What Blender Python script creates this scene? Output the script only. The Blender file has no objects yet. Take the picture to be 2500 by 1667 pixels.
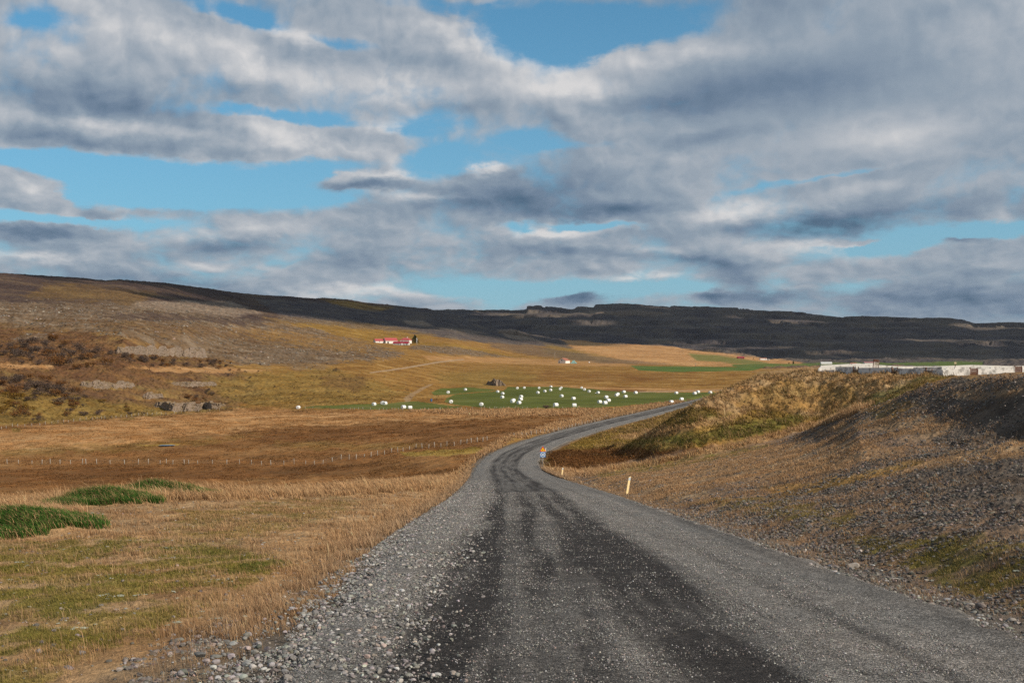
import bpy, math, random
import numpy as np
R = math.radians
random.seed(7); np.random.seed(7)
scene = bpy.context.scene
C = scene.collection

# ------------------------------------------------------------------ camera
F = 2778.0            # focal length in units of a 2500-wide frame
HZ = 878.0            # eye-level line in that frame
cam_d = bpy.data.cameras.new('camera')
cam = bpy.data.objects.new('camera', cam_d); C.objects.link(cam)
cam_d.sensor_width = 36.0; cam_d.lens = 36.0 * F / 2500.0
cam_d.shift_y = (HZ - 833.5) / 2500.0
cam_d.clip_start = 0.1; cam_d.clip_end = 40000
cam.location = (0, 0, 0); cam.rotation_euler = (R(90), 0, 0)
scene.camera = cam

# ------------------------------------------------------------------ light
SUN_AZ, SUN_EL = 121.0, 32.0          # clockwise from the view direction / height
S = np.array([math.sin(R(SUN_AZ)) * math.cos(R(SUN_EL)), math.cos(R(SUN_AZ)) * math.cos(R(SUN_EL)), math.sin(R(SUN_EL))])
sl = bpy.data.lights.new('sun', 'SUN'); sl.energy = 4.5; sl.angle = R(0.55); sl.color = (1.0, 0.88, 0.72)
so = bpy.data.objects.new('sun', sl); C.objects.link(so)
so.rotation_euler = (R(90 - SUN_EL), 0, R(180 - SUN_AZ)); so.location = (500, 0, 300)

scene.view_settings.view_transform = 'Standard'; scene.view_settings.look = 'None'
scene.view_settings.exposure = 0.14; scene.view_settings.gamma = 1.0
scene.render.engine = 'CYCLES'
cy = scene.cycles
cy.max_bounces = 4; cy.diffuse_bounces = 2; cy.glossy_bounces = 1; cy.transmission_bounces = 1
cy.transparent_max_bounces = 8; cy.caustics_reflective = False; cy.caustics_refractive = False
cy.use_denoising = False; cy.use_adaptive_sampling = True; cy.adaptive_threshold = 0.01

# ------------------------------------------------------------------ node helper
class NT:
    def __init__(s, tree): s.t = tree; s.n = tree.nodes; s.l = tree.links
    def node(s, typ, **kw):
        n = s.n.new(typ)
        for k, v in kw.items(): setattr(n, k, v)
        return n
    def put(s, sock, v):
        if hasattr(v, 'is_output'): s.l.new(v, sock)
        elif v is not None: sock.default_value = v
    def m(s, op, a, b=None, c=None, clamp=False):
        n = s.node('ShaderNodeMath', operation=op, use_clamp=clamp)
        s.put(n.inputs[0], a); s.put(n.inputs[1], b)
        if c is not None: s.put(n.inputs[2], c)
        return n.outputs[0]
    def vm(s, op, a, b=None, out=0):
        n = s.node('ShaderNodeVectorMath', operation=op)
        s.put(n.inputs[0], a)
        if b is not None: s.put(n.inputs[1], b)
        return n.outputs[out]
    def xyz(s, x, y, z=0.0):
        n = s.node('ShaderNodeCombineXYZ')
        s.put(n.inputs[0], x); s.put(n.inputs[1], y); s.put(n.inputs[2], z)
        return n.outputs[0]
    def noise(s, vec, scale, detail=4, rough=.5, dist=0.0, out=0):
        n = s.node('ShaderNodeTexNoise')
        s.put(n.inputs['Vector'], vec); n.inputs['Scale'].default_value = scale
        n.inputs['Detail'].default_value = detail; n.inputs['Roughness'].default_value = rough
        n.inputs['Distortion'].default_value = dist
        return n.outputs[out]
    def ramp(s, fac, stops, interp='LINEAR'):
        n = s.node('ShaderNodeValToRGB'); r = n.color_ramp; r.interpolation = interp
        while len(r.elements) < len(stops): r.elements.new(.5)
        for e, (p, c) in zip(r.elements, stops): e.position = p; e.color = tuple(c) + (1,)
        s.put(n.inputs[0], fac); return n.outputs[0]
    def mix(s, fac, a, b, mode='MIX'):
        n = s.node('ShaderNodeMix', data_type='RGBA', blend_type=mode)
        s.put(n.inputs[0], fac)
        for i, v in ((6, a), (7, b)):
            if isinstance(v, tuple) and len(v) == 3: v = v + (1,)
            s.put(n.inputs[i], v)
        return n.outputs[2]
    def smooth(s, x, lo, hi):
        n = s.node('ShaderNodeMapRange', interpolation_type='SMOOTHSTEP')
        s.put(n.inputs[0], x); n.inputs[1].default_value = lo; n.inputs[2].default_value = hi
        return n.outputs[0]

# ------------------------------------------------------------------ sky: Nishita + procedural cloud deck
world = bpy.data.worlds.new('World'); scene.world = world; world.use_nodes = True
world.cycles.sampling_method = 'MANUAL'; world.cycles.sample_map_resolution = 512
w = NT(world.node_tree); w.n.clear()
sky = w.node('ShaderNodeTexSky', sky_type='NISHITA', sun_disc=False, sun_elevation=R(SUN_EL), sun_rotation=R(SUN_AZ),
             altitude=100, air_density=1.0, dust_density=0.4, ozone_density=1.5)
dirv = w.vm('NORMALIZE', w.node('ShaderNodeTexCoord').outputs['Generated'])
sep = w.node('ShaderNodeSeparateXYZ'); w.put(sep.inputs[0], dirv)
DX, DY, DZ = sep.outputs
AZ = w.m('ARCTAN2', DX, DY); EL = w.m('ARCSINE', DZ)
ELp = w.m('MAXIMUM', EL, 0.0)
AE = w.xyz(AZ, EL, 0.0)
def azel(px, py):
    a = math.atan((px - 1250) / F); e = math.atan((HZ - py) / F * math.cos(a)); return a, e
wn1 = w.noise(w.xyz(AZ, w.m('MULTIPLY', EL, 2.2)), 9.0, 6, .66, out=1)
AEw = w.vm('ADD', AE, w.vm('MULTIPLY', w.vm('SUBTRACT', wn1, (.5, .5, .5)), (.075, .032, 0)))
AEc = AEw
def blobs(lst, base):
    acc = base
    global AEc
    for i, (px, py, rx, ry, wt, rot) in enumerate(lst):
        if i % 12 == 11:      # keeps the compiled shader's stack short
            AEc = w.vm('ADD', AEw, w.xyz(w.m('MULTIPLY', acc, 1e-9), 0.0))
        a, e = azel(px, py); sx, sy = F / rx, F / ry
        mp = w.node('ShaderNodeMapping', vector_type='TEXTURE')
        w.put(mp.inputs[0], AEc)
        mp.inputs[1].default_value = (a, e, 0); mp.inputs[2].default_value = (0, 0, R(rot)); mp.inputs[3].default_value = (rx / F, ry / F, 1)
        r2 = w.vm('DOT_PRODUCT', mp.outputs[0], mp.outputs[0], out=1)
        acc = w.m('MULTIPLY_ADD', w.m('POWER', 0.3679, r2), wt, acc)
    return acc
COVER = [  # px, py, rx, ry, weight, tilt : gaps (negative) and cloud bodies (positive)
 (70,45,75,32,-.55,0),(590,48,150,26,-.85,-14),(830,100,150,15,-.6,-4),(1440,85,175,52,-1.45,4),(1235,55,130,55,-.75,0),(1120,20,150,26,-.6,0),
 (1640,60,110,40,-.35,0),
 (600,268,120,11,-.5,0),(790,290,150,13,-.55,-5),(1010,308,120,24,-.75,0),(1110,385,125,36,-1.05,0),(640,428,270,40,-1.5,3),(170,405,260,28,-1.4,-6),
 (360,472,240,34,-1.2,0),(800,480,140,26,-.8,8),(1290,352,62,24,-.8,0),(1400,360,70,11,-.35,0),(150,530,220,14,-1.0,0),(470,515,120,10,-.3,0),
 (1450,548,130,9,-.95,0),(1262,562,36,12,-.7,0),(2250,590,170,18,-1.5,7),(2440,568,80,14,-.9,6),(1310,715,230,28,-1.5,0),(1570,706,170,16,-.8,0),
 (1900,690,60,26,-.5,0),(2085,705,60,16,-.45,0),(2040,424,230,9,-.55,9),(680,738,160,14,-.4,0),
 (930,312,80,24,.7,0),(870,441,110,20,1.35,3),(55,468,125,32,1.35,-14),(430,510,130,13,.7,0),(232,519,42,7,.8,0),(100,564,110,18,.9,0),
 (2230,150,420,190,.35,0),(1185,425,80,30,.8,0),(1420,727,85,21,1.35,6),(1730,726,46,13,.9,0),(2335,588,60,9,.95,0),(2110,597,80,6,.6,0),(520,95,260,60,.5,-12),(700,92,90,24,.7,-8),
 (1010,40,160,26,.5,0),(1010,110,120,30,.35,0),(300,330,330,42,.7,0),(700,340,200,34,.6,0),(1650,145,260,26,.5,3),
]
BRIGHT = [
 (340,70,210,45,.34,-10),(700,88,90,18,.34,-5),(640,165,150,40,.2,-14),(130,140,120,40,.12,0),(940,205,300,46,.30,-4),(1160,105,130,40,.30,-10),(1080,55,140,20,.15,0),
 (240,305,260,18,.30,-3),(690,325,160,36,.38,-8),(480,398,170,14,.22,0),(960,308,70,22,.35,0),(1360,165,150,40,.30,-6),(1660,138,190,20,.28,5),
 (1400,215,130,22,.28,0),(60,462,110,26,.28,-12),(930,424,90,10,.42,5),(1190,402,60,14,.40,0),(1040,472,90,12,.42,0),(1350,566,130,13,.50,3),(1790,515,110,30,.45,0),
 (1960,600,150,22,.30,-6),(850,714,150,15,.36,0),(90,622,120,9,.34,0),(500,660,80,16,.26,0),(2160,325,190,40,.32,0),(2430,90,160,90,.14,0),(1560,676,130,9,.30,0),
 (600,560,220,20,.22,4),(1620,610,70,14,.22,0),(2080,470,120,20,.2,10),(1650,385,120,14,.12,0),
 (250,245,300,34,-.30,-4),(60,330,120,30,-.22,0),(590,225,120,26,-.22,0),(330,370,100,22,-.22,0),(1640,25,220,50,-.22,0),(1820,215,260,50,-.30,4),(2060,190,200,50,-.12,0),
 (1650,255,140,24,-.22,0),(1740,330,140,16,-.24,4),(1290,478,150,46,-.52,6),(1480,512,200,20,-.40,3),(1960,556,220,26,-.62,-5),(2240,520,260,26,-.30,4),(1120,480,150,40,-.28,8),
 (890,452,100,12,-.30,4),(560,602,85,18,-.48,0),(380,640,120,20,-.18,0),(100,566,115,15,-.50,0),(180,690,280,22,-.24,0),(520,705,180,16,-.28,-8),(1420,728,90,20,-.48,4),
 (860,640,110,20,-.24,0),(1070,702,60,20,-.34,0),(1300,610,140,14,-.22,0),(1650,628,240,12,-.30,-4),(1800,665,90,34,-.30,-20),(1860,722,110,16,-.34,0),(1730,727,46,12,-.3,0),
 (2420,735,200,40,-.34,0),(2150,725,160,26,-.22,0),(2335,589,60,8,-.3,0),(1040,160,90,22,-.16,0),(1100,265,120,16,-.2,0),
]
cov = blobs(COVER, 0.48)
AEc = w.vm('ADD', AEw, w.xyz(w.m('MULTIPLY', cov, 1e-9), 0.0))
bri = blobs([(a, b, c, d, e * (1.05 if e > 0 else .95), f) for a, b, c, d, e, f in BRIGHT], 0.50)
# cloud detail, flattened towards the horizon as a deck seen from below
qx = w.m('MULTIPLY', AZ, 3.7)
qy = w.m('MULTIPLY', w.m('LOGARITHM', w.m('ADD', ELp, 0.07), math.e), 1.15)
Q = w.xyz(qx, qy, 3.7)
n1 = w.noise(Q, 3.3, 7, .55, .15)
n2 = w.noise(w.vm('ADD', Q, (.04, .05, 0)), 3.3, 7, .55, .15)
Qw = w.vm('ADD', Q, w.vm('MULTIPLY', w.vm('SUBTRACT', w.noise(Q, 6.0, 2, .5, out=1), (.5, .5, .5)), (.10, .10, 0)))
def puff(v): return w.m('ABSOLUTE', w.m('SUBTRACT', w.noise(v, 6.5, 4, .5), .5))
pa = puff(Qw); pb = puff(w.vm('ADD', Qw, (.022, .030, 0)))
wisp = w.noise(w.vm('MULTIPLY', Q, (.8, 1.9, 1)), 5.0, 6, .62, .6)
dens = w.m('ADD', cov, w.m('MULTIPLY_ADD', w.m('SUBTRACT', n1, .5), 1.65, w.m('MULTIPLY', w.m('SUBTRACT', pa, .09), 1.0)))
alpha = w.smooth(dens, -.12, .46)
veil = w.m('MULTIPLY', w.smooth(w.m('MULTIPLY_ADD', dens, .45, wisp), .42, .80), .55)
alpha = w.m('MAXIMUM', alpha, veil)
rel = w.m('MULTIPLY_ADD', w.m('SUBTRACT', n1, n2), .9, w.m('MULTIPLY', w.m('SUBTRACT', pa, pb), .85))
calm = blobs([(2080, 240, 560, 260, .65, 0)], 0.0)
rel = w.m('MULTIPLY', rel, w.m('SUBTRACT', 1.0, calm))
thin = w.m('SUBTRACT', 1.0, w.smooth(dens, .1, .85))
shade = w.m('ADD', bri, w.m('MULTIPLY_ADD', thin, .12, rel), clamp=True)
ccol = w.ramp(shade, [(0.0, (.075, .125, .195)), (.25, (.150, .205, .285)), (.5, (.250, .305, .370)), (.75, (.410, .437, .475)), (1.0, (.630, .618, .615))])
blue = w.mix(1.0, sky.outputs[0], (.22, .80, .98), 'MULTIPLY')
blue = w.mix(w.m('MULTIPLY', w.m('POWER', 0.3679, w.m('MULTIPLY', ELp, 5.0)), .92), blue, (3.0, 4.35, 5.5))
cl10 = w.mix(1.0, ccol, (10, 10, 10), 'MULTIPLY')
bg = w.node('ShaderNodeBackground'); bg.inputs[1].default_value = 0.1
w.put(bg.inputs[0], w.mix(w.m('MULTIPLY', alpha, .97), blue, cl10))
wo = w.node('ShaderNodeOutputWorld'); w.l.new(bg.outputs[0], wo.inputs[0])

# ------------------------------------------------------------------ numeric helpers
f32 = np.float32
_rng = np.random.default_rng(11)
_perm = _rng.permutation(256).astype(np.int32); _perm = np.concatenate([_perm, _perm])
_ang = _rng.random(256) * 2 * np.pi; _gx = np.cos(_ang).astype(f32); _gy = np.sin(_ang).astype(f32)
def perlin(x, y, seed=0):
    x = np.asarray(x, dtype=np.float64) + seed * 37.31; y = np.asarray(y, dtype=np.float64) + seed * 91.7
    xi = np.floor(x); yi = np.floor(y)
    fx = (x - xi).astype(f32); fy = (y - yi).astype(f32)
    xi = xi.astype(np.int64).astype(np.int32) & 255; yi = yi.astype(np.int64).astype(np.int32) & 255
    u = fx * fx * fx * (fx * (fx * 6 - 15) + 10); v = fy * fy * fy * (fy * (fy * 6 - 15) + 10)
    def g(ix, iy, dx, dy):
        h = _perm[_perm[ix & 255] + (iy & 255)]; return _gx[h] * dx + _gy[h] * dy
    a = g(xi, yi, fx, fy); b = g(xi + 1, yi, fx - 1, fy); c = g(xi, yi + 1, fx, fy - 1); d = g(xi + 1, yi + 1, fx - 1, fy - 1)
    return ((a + u * (b - a)) * (1 - v) + (c + u * (d - c)) * v) * 1.5
def fbm(x, y, octv=4, seed=0, gain=.5):
    t = 0; a = 1.0; f = 1.0; n = 0
    for i in range(octv):
        t = t + a * perlin(x * f, y * f, seed + i * 3); n += a; a *= gain; f *= 2.03
    return t / n * 1.35
def sstep(x, a, b):
    t = np.clip((x - a) / (b - a), 0, 1); return t * t * (3 - 2 * t)
def pchip(xk, yk, x):
    xk = np.asarray(xk, float); yk = np.asarray(yk, float)
    h = np.diff(xk); dl = np.diff(yk) / h
    m = np.zeros_like(yk)
    s = (dl[:-1] * dl[1:]) > 0
    w1 = 2 * h[1:] + h[:-1]; w2 = h[1:] + 2 * h[:-1]
    with np.errstate(divide='ignore', invalid='ignore'):
        mm = (w1 + w2) / (w1 / dl[:-1] + w2 / dl[1:])
    m[1:-1] = np.where(s, mm, 0); m[0] = dl[0]; m[-1] = dl[-1]
    i = np.clip(np.searchsorted(xk, x) - 1, 0, len(h) - 1)
    t = np.clip((x - xk[i]) / h[i], 0, 1); t2 = t * t; t3 = t2 * t
    return (2*t3 - 3*t2 + 1) * yk[i] + (t3 - 2*t2 + t) * h[i] * m[i] + (-2*t3 + 3*t2) * yk[i+1] + (t3 - t2) * h[i] * m[i+1]
def lin(srgb):     # an 8-bit colour seen in daylight -> linear
    return tuple(((c / 255 + .055) / 1.055) ** 2.4 if c > 10 else c / 255 / 12.92 for c in srgb)

def tag(o, label, cat, group=None, kind=None):
    o['label'] = label; o['category'] = cat
    if group: o['group'] = group
    if kind: o['kind'] = kind
    return o
def link(name, me, mat=None, parent=None):
    o = bpy.data.objects.new(name, me); C.objects.link(o)
    if mat: me.materials.append(mat)
    if parent: o.parent = parent
    return o
def empty(name, loc, rz=0):
    o = bpy.data.objects.new(name, None); C.objects.link(o)
    o.location = loc; o.rotation_euler = (0, 0, rz); o.empty_display_size = .2
    return o
def np_mesh(name, V, faces, cols=None, smooth=False, normals=None):
    """V (n,3); faces: list of int arrays (m,3) or (m,4); cols (n,3) linear"""
    me = bpy.data.meshes.new(name)
    V = np.ascontiguousarray(V, f32)
    faces = [np.asarray(f, np.int32) for f in faces if len(f)]
    loops = np.concatenate([f.ravel() for f in faces])
    sizes = np.concatenate([np.full(len(f), f.shape[1], np.int32) for f in faces])
    me.vertices.add(len(V)); me.vertices.foreach_set('co', V.ravel())
    me.loops.add(len(loops)); me.loops.foreach_set('vertex_index', loops)
    me.polygons.add(len(sizes))
    st = np.zeros(len(sizes), np.int32); st[1:] = np.cumsum(sizes)[:-1]
    me.polygons.foreach_set('loop_start', st); me.polygons.foreach_set('loop_total', sizes)
    me.polygons.foreach_set('use_smooth', np.full(len(sizes), bool(smooth)))
    if cols is not None:
        a = me.color_attributes.new('col', 'FLOAT_COLOR', 'POINT')
        c4 = np.ones((len(V), 4), f32); c4[:, :3] = cols
        a.data.foreach_set('color', c4.ravel())
    me.update(calc_edges=True)
    if normals is not None:
        me.normals_split_custom_set_from_vertices(np.ascontiguousarray(normals, f32))
    return me

# ------------------------------------------------------------------ the road's line
RC = np.array([(-60,1.2),(0,1.2),(53,1.15),(80,.7),(110,.05),(140,-.6),(155,-.5),(170,.3),(185,2.6),(200,5.6),(225,12),(250,19.2),(300,35.2),(360,54.5),(414,72),(480,93),(560,120),(700,168)])
def road_x(d): return pchip(RC[:, 0], RC[:, 1], d)
_zk = np.array([(-60, -1.75 + .0865*60), (0, -1.75), (90, -1.75 - .0865*90), (112, -11.35), (128, -12.5), (142, -13.35), (155, -13.95), (172, -14.3), (220, -14.35), (420, -14.2), (700, -13.5)])
def road_z(d): return pchip(_zk[:, 0], _zk[:, 1], d)
def road_cos(d):
    s = (road_x(d + 1) - road_x(d - 1)) / 2; return 1 / np.sqrt(1 + s * s)
def P(d): return -1.75 - .0865 * d
HW = 4.25

# ------------------------------------------------------------------ terrain: break lines, near to far
def Y(py, d): return (HZ - py) * d / F
BL = [
 [(-2600,1.3,P(1.3)-.3),(5100,1.3,P(1.3)+.2)],
 [(-2600,10,P(10)-.6),(0,10,P(10)-.35),(700,10,P(10)-.1),(2450,10,P(10)),(3000,10,P(10)+.3),(5100,10,P(10)+1.8)],
 [(-2600,25,P(25)-.6),(0,25,P(25)-.25),(600,25,P(25)-.15),(1700,25,P(25)),(2000,25,P(25)+.05),(2100,25,P(25)+.2),(2250,25,P(25)+.55),(2450,25,P(25)+1.0),(3000,17,-2.25),(5100,13,-1.3)],
 [(-2600,34,P(34)),(0,34,P(34)-.15),(1700,36,P(36)),(1875,36,P(36)+.2),(2000,36,P(36)+.5),(2100,36,P(36)+.9),(2250,36,P(36)+1.5),(2450,36,P(36)+2.2),(3000,24,-2.25),(5100,16,-1.2)],
 [(-2600,42,-5.6),(0,42,-5.5),(300,46,-5.4),(600,52,-6.1),(900,66,-7.45),(1100,70,-7.9),(1250,60,P(60)),(1380,80,P(80)),(1530,62,P(62)+.1),(1700,66,-6.75),(1875,66,-5.75),(2000,57,-4.6),(2100,48,-3.7),(2200,45,-3.45),(2300,44.5,-3.4),(2450,42.5,-3.2),(3000,30,-2.4),(5100,21,-1.2)],
 [(-2600,80,-13),(0,80,-13),(300,85,-12.8),(600,90,-12.2),(900,98,-10.9),(1100,102,-10.7),(1250,104,P(104)),(1380,104,-10.9),(1530,100,-9.8),(1700,95,-8.35),(1875,90,-6.75),(2000,80,-4.7),(2101,72,-3.15),(2207,67,-1.93),(2250,64,-1.52),(2327,59,-1.04),(2450,51.5,-.76),(3000,36,-.5),(5100,27,-.4)],
 [(-2600,125,-17),(0,125,-17),(300,125,-17),(600,125,-16.8),(900,128,-15.2),(1100,128,-13.3),(1250,125,-12.3),(1380,125,-12.7),(1530,125,-12.9),(1700,122,-12.6),(1875,118,-11.3),(2000,115,-9.6),(2100,110,-7.6),(2250,100,-3.6),(2327,92,-2.0),(2450,90,-1.35),(3000,90,-1.2),(5100,90,-1.2)],
 [(-2600,195,-18),(0,195,-18),(300,190,-18),(600,180,-18),(900,170,-17),(1100,165,-15.2),(1250,165,-14.4),(1380,150,-13.7),(1530,148,-13.6),(1610,140,-13.3),(1700,136,-12.8),(1875,130,-11.6),(2000,132,-10.2),(2100,135,-8.2),(2250,120,-4.0),(2327,112,-2.2),(2450,120,-1.6),(3000,120,-1.4),(5100,120,-1.4)],
 [(-2600,255,-16),(0,255,-16),(300,250,-16.3),(600,250,-16.5),(900,240,-16),(1100,240,-15),(1250,240,-14.4),(1380,240,-14.4),(1440,235,-14.35),(1480,168,-14.1),(1530,158,-13.4),(1570,153,-12.5),(1610,150,-11.4),(1700,148,-9.7),(1779,150,-9.4),(1875,153,-9.3),(2000,158,-8.2),(2100,151,-6.7),(2250,138,-4.0),(2327,132,-2.5),(2450,150,-1.75),(3000,150,-1.6),(5100,150,-1.6)],
 [(-2600,268,-15.8),(0,268,-15.8),(300,315,-15.8),(600,370,-15.6),(900,335,-14.8),(1100,330,-14.5),(1250,330,-14.3),(1440,320,-14.3),(1480,182,-14.1),(1530,166,-13.0),(1570,163,-11.4),(1610,162,-9.6),(1650,160,-7.9),(1690,160,-6.4),(1731,164,-5.4),(1779,171,-4.5),(1825,178,-3.25),(1850,181,-2.75),(1880,183,-2.45),(2000,180,-2.35),(2100,174,-2.3),(2250,164,-2.2),(2450,170,-2.15),(3000,170,-2.0),(5100,170,-2.0)],
 [(-2600,300,-11),(0,300,-11),(300,350,-11),(600,430,-11.5),(900,400,-13.6),(1100,450,-14),(1250,450,-14.1),(1440,445,-14.1),(1480,215,-14.3),(1610,205,-14.2),(1690,205,-14.0),(1731,210,-13.6),(1779,215,-13.0),(1825,225,-12),(1875,240,-10),(1930,265,-5),(2000,300,-3.0),(2250,300,-2.7),(5100,300,-2.6)],
 [(-2600,335,-6),(0,335,-6),(300,385,-6),(600,470,-6.5),(900,470,-9.5),(1100,560,-12.8),(1250,600,-13.8),(1700,600,-13.8),(1875,600,-12.5),(2000,470,-8),(2250,470,-8),(5100,470,-8)],
 [(-2600,365,-1.8),(0,365,-1.8),(300,415,-1.5),(600,540,-2),(900,560,-5.2),(1100,700,-8),(1250,760,-8),(1400,800,-8.5),(1600,900,-9),(1875,900,-9.5),(2450,900,-9.5),(5100,900,-9)],
 [(-2600,410,3),(0,410,3),(300,450,2),(600,640,4),(900,760,3),(1100,1000,1.5),(1250,1150,-2.7),(1400,1150,-3.3),(1600,1200,-5),(1875,1300,-6),(2450,1300,-6),(5100,1300,-6)],
 [(-2600,470,10),(0,470,8.5),(300,458,5.4),(450,560,7.5),(600,850,16),(900,1100,14),(1100,1250,14.5),(1250,1500,8),(1400,1600,7),(1600,1700,5),(1758,1900,2),(1875,1900,-3),(2450,1900,-4),(5100,1900,-4)],
 [(-2600,650,40),(0,650,27),(300,700,26),(600,1150,42),(900,1500,36),(1100,1700,38),(1250,2000,30),(1400,2000,18),(1600,2100,14),(1758,2200,8),(1875,2200,0),(2450,2200,-4),(5100,2200,-4)],
 [(-2600,1000,95),(0,1000,60),(300,1100,58),(600,1600,74),(900,2000,80),(1100,2200,72),(1250,2500,58),(1400,2600,38),(1479,2600,35),(1600,2600,30.5),(1668,2550,23),(1758,2500,13.5),(1825,2500,9),(1875,2450,1),(1955,2400,-8),(2450,2400,-10),(5100,2400,-10)],
 [(-2600,1500,200),(-1200,1600,165),(0,1800,Y(684,1800)),(200,1950,Y(696,1950)),(255,1990,Y(702,1990)),(275,2000,Y(700,2000)),(400,2150,Y(703,2150)),(600,2400,Y(725,2400)),(700,2550,Y(731,2550)),(770,2600,Y(735,2600)),(788,2600,Y(732,2600)),(850,2650,Y(736,2650)),(885,2680,Y(743,2680)),(950,2800,Y(749,2800)),(1040,2950,Y(757,2950)),(1100,3000,Y(773,3000)),(1190,3000,Y(803,3000)),(1222,2950,Y(806,2950)),(1250,2900,Y(806,2900)),(1290,2900,Y(820,2900)),(1400,2900,Y(835,2900)),(1479,2750,Y(840,2750)),(1514,2720,Y(839,2720)),(1600,2700,Y(844,2700)),(1647,2650,Y(847,2650)),(1668,2600,Y(853,2600)),(1758,2550,Y(864,2550)),(1825,2520,Y(868,2520)),(1880,2500,Y(877,2500)),(1955,2450,-9),(2450,2450,-11),(5100,2450,-11)],
 [(-2600,2300,190),(0,2400,100),(600,3000,100),(1040,3500,100),(1190,3400,50),(1400,3300,0),(1600,3200,-10),(1955,3000,-15),(5100,3000,-15)],
 [(-2600,4000,200),(0,4000,90),(1040,4300,120),(1290,4300,128),(1800,4300,110),(2100,4300,95),(2450,4300,80),(5100,4300,60)],
 [(-2600,5500,150),(600,5500,150)]+[(a,5500,Y(b,5500)) for a,b in [(900,764),(1040,758),(1280,758),(1288,751),(1340,751),(1395,755),(1420,751),(1448,753),(1454,747),(1514,742),(1570,746),(1615,750),(1740,752),(1825,756),(1875,759),(1981,767),(2005,768),(2056,779),(2066,775),(2082,772),(2141,774),(2194,778),(2300,778),(2335,781),(2367,786),(2380,790),(2428,790),(2447,788),(2500,787),(2800,790),(3700,800),(5100,815)]],
 [(-2600,6200,140),(0,6200,120),(1290,6200,190),(2450,6200,140),(5100,6200,90)],
 [(-2600,9500,60),(5100,9500,40)],
]
inner = np.arange(-60, 2560.1, 2.05)
def grow(a, step, k, n):
    out = []; x = a
    for i in range(n): step *= k; x += step; out.append(x)
    return np.array(out)
PXC = np.concatenate([grow(-60, -2.05, 1.055, 75)[::-1], inner, grow(2560, 2.05, 1.055, 75)])
def geo(a, b, r): return np.geomspace(a, b, max(2, int(math.log(b / a) / r)), endpoint=False)
D = np.concatenate([geo(1.3, 8, .03), geo(8, 60, .0046), geo(60, 150, .0048), geo(150, 700, .0034), geo(700, 3000, .0046), geo(3000, 5600, .005), geo(5600, 9400, .03)])
NC, NR = len(PXC), len(D)
Kd = np.array([np.interp(PXC, [p[0] for p in b], [math.log(p[1]) for p in b]) for b in BL])     # (K, NC) log depth
Kz = np.array([np.interp(PXC, [p[0] for p in b], [p[2] for p in b]) for b in BL])
ker = np.hanning(9); ker /= ker.sum()
for k in range(len(BL) - 3):      # round the lines off a little along their length (not the far skyline)
    if k == 17: continue
    for A in (Kd, Kz):
        A[k] = np.convolve(np.pad(A[k], 4, mode='edge'), ker, mode='valid')
LD = np.log(D)
Z = np.empty((NR, NC))
for c in range(NC):
    Z[:, c] = pchip(np.maximum.accumulate(Kd[:, c] + np.arange(len(BL)) * 1e-5), Kz[:, c], LD)
U = (PXC - 1250) / F
X = D[:, None] * U[None, :]
Yd = np.repeat(D[:, None], NC, 1)
PX = np.repeat(PXC[None, :], NR, 0)
PY = HZ - Z / Yd * F             # where each undisplaced point stands against the land-cover outlines

# ------------------------------------------------------------------ land cover
def poly_mask(poly, soft, warp, seed):
    """soft membership of every terrain point in an outline; edges broken up by noise"""
    poly = np.array(poly, float)
    x0, y0 = poly.min(0) - soft * 3 - warp * 2; x1, y1 = poly.max(0) + soft * 3 + warp * 2
    M = np.zeros((NR, NC), f32)
    sel = (PX > x0) & (PX < x1) & (PY > y0) & (PY < y1)
    if not sel.any(): return M
    x = PX[sel] + WX[sel] * warp; y = PY[sel] + WY[sel] * warp * .35
    inside = np.zeros(len(x), bool); dist = np.full(len(x), 1e9)
    n = len(poly)
    for i in range(n):
        ax, ay = poly[i]; bx, by = poly[(i + 1) % n]
        if ay != by:
            cr = ((ay > y) != (by > y)) & (x < (bx - ax) * (y - ay) / (by - ay) + ax); inside ^= cr
        ex, ey = bx - ax, by - ay
        t = np.clip(((x - ax) * ex + (y - ay) * ey) / (ex * ex + ey * ey + 1e-9), 0, 1)
        dist = np.minimum(dist, np.hypot((x - ax - t * ex) * .5, y - ay - t * ey))
    sd = np.where(inside, dist, -dist)
    M[sel] = sstep(sd, -soft, soft); return M
# world-scaled wobble (feature size grows with distance so that outlines stay ragged at every range)
_l = np.log(Yd)
WX = fbm(U[None, :] * 60, _l * 28, 4, 5).astype(f32); WY = fbm(U[None, :] * 60 + 40, _l * 28, 4, 9).astype(f32)

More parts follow.
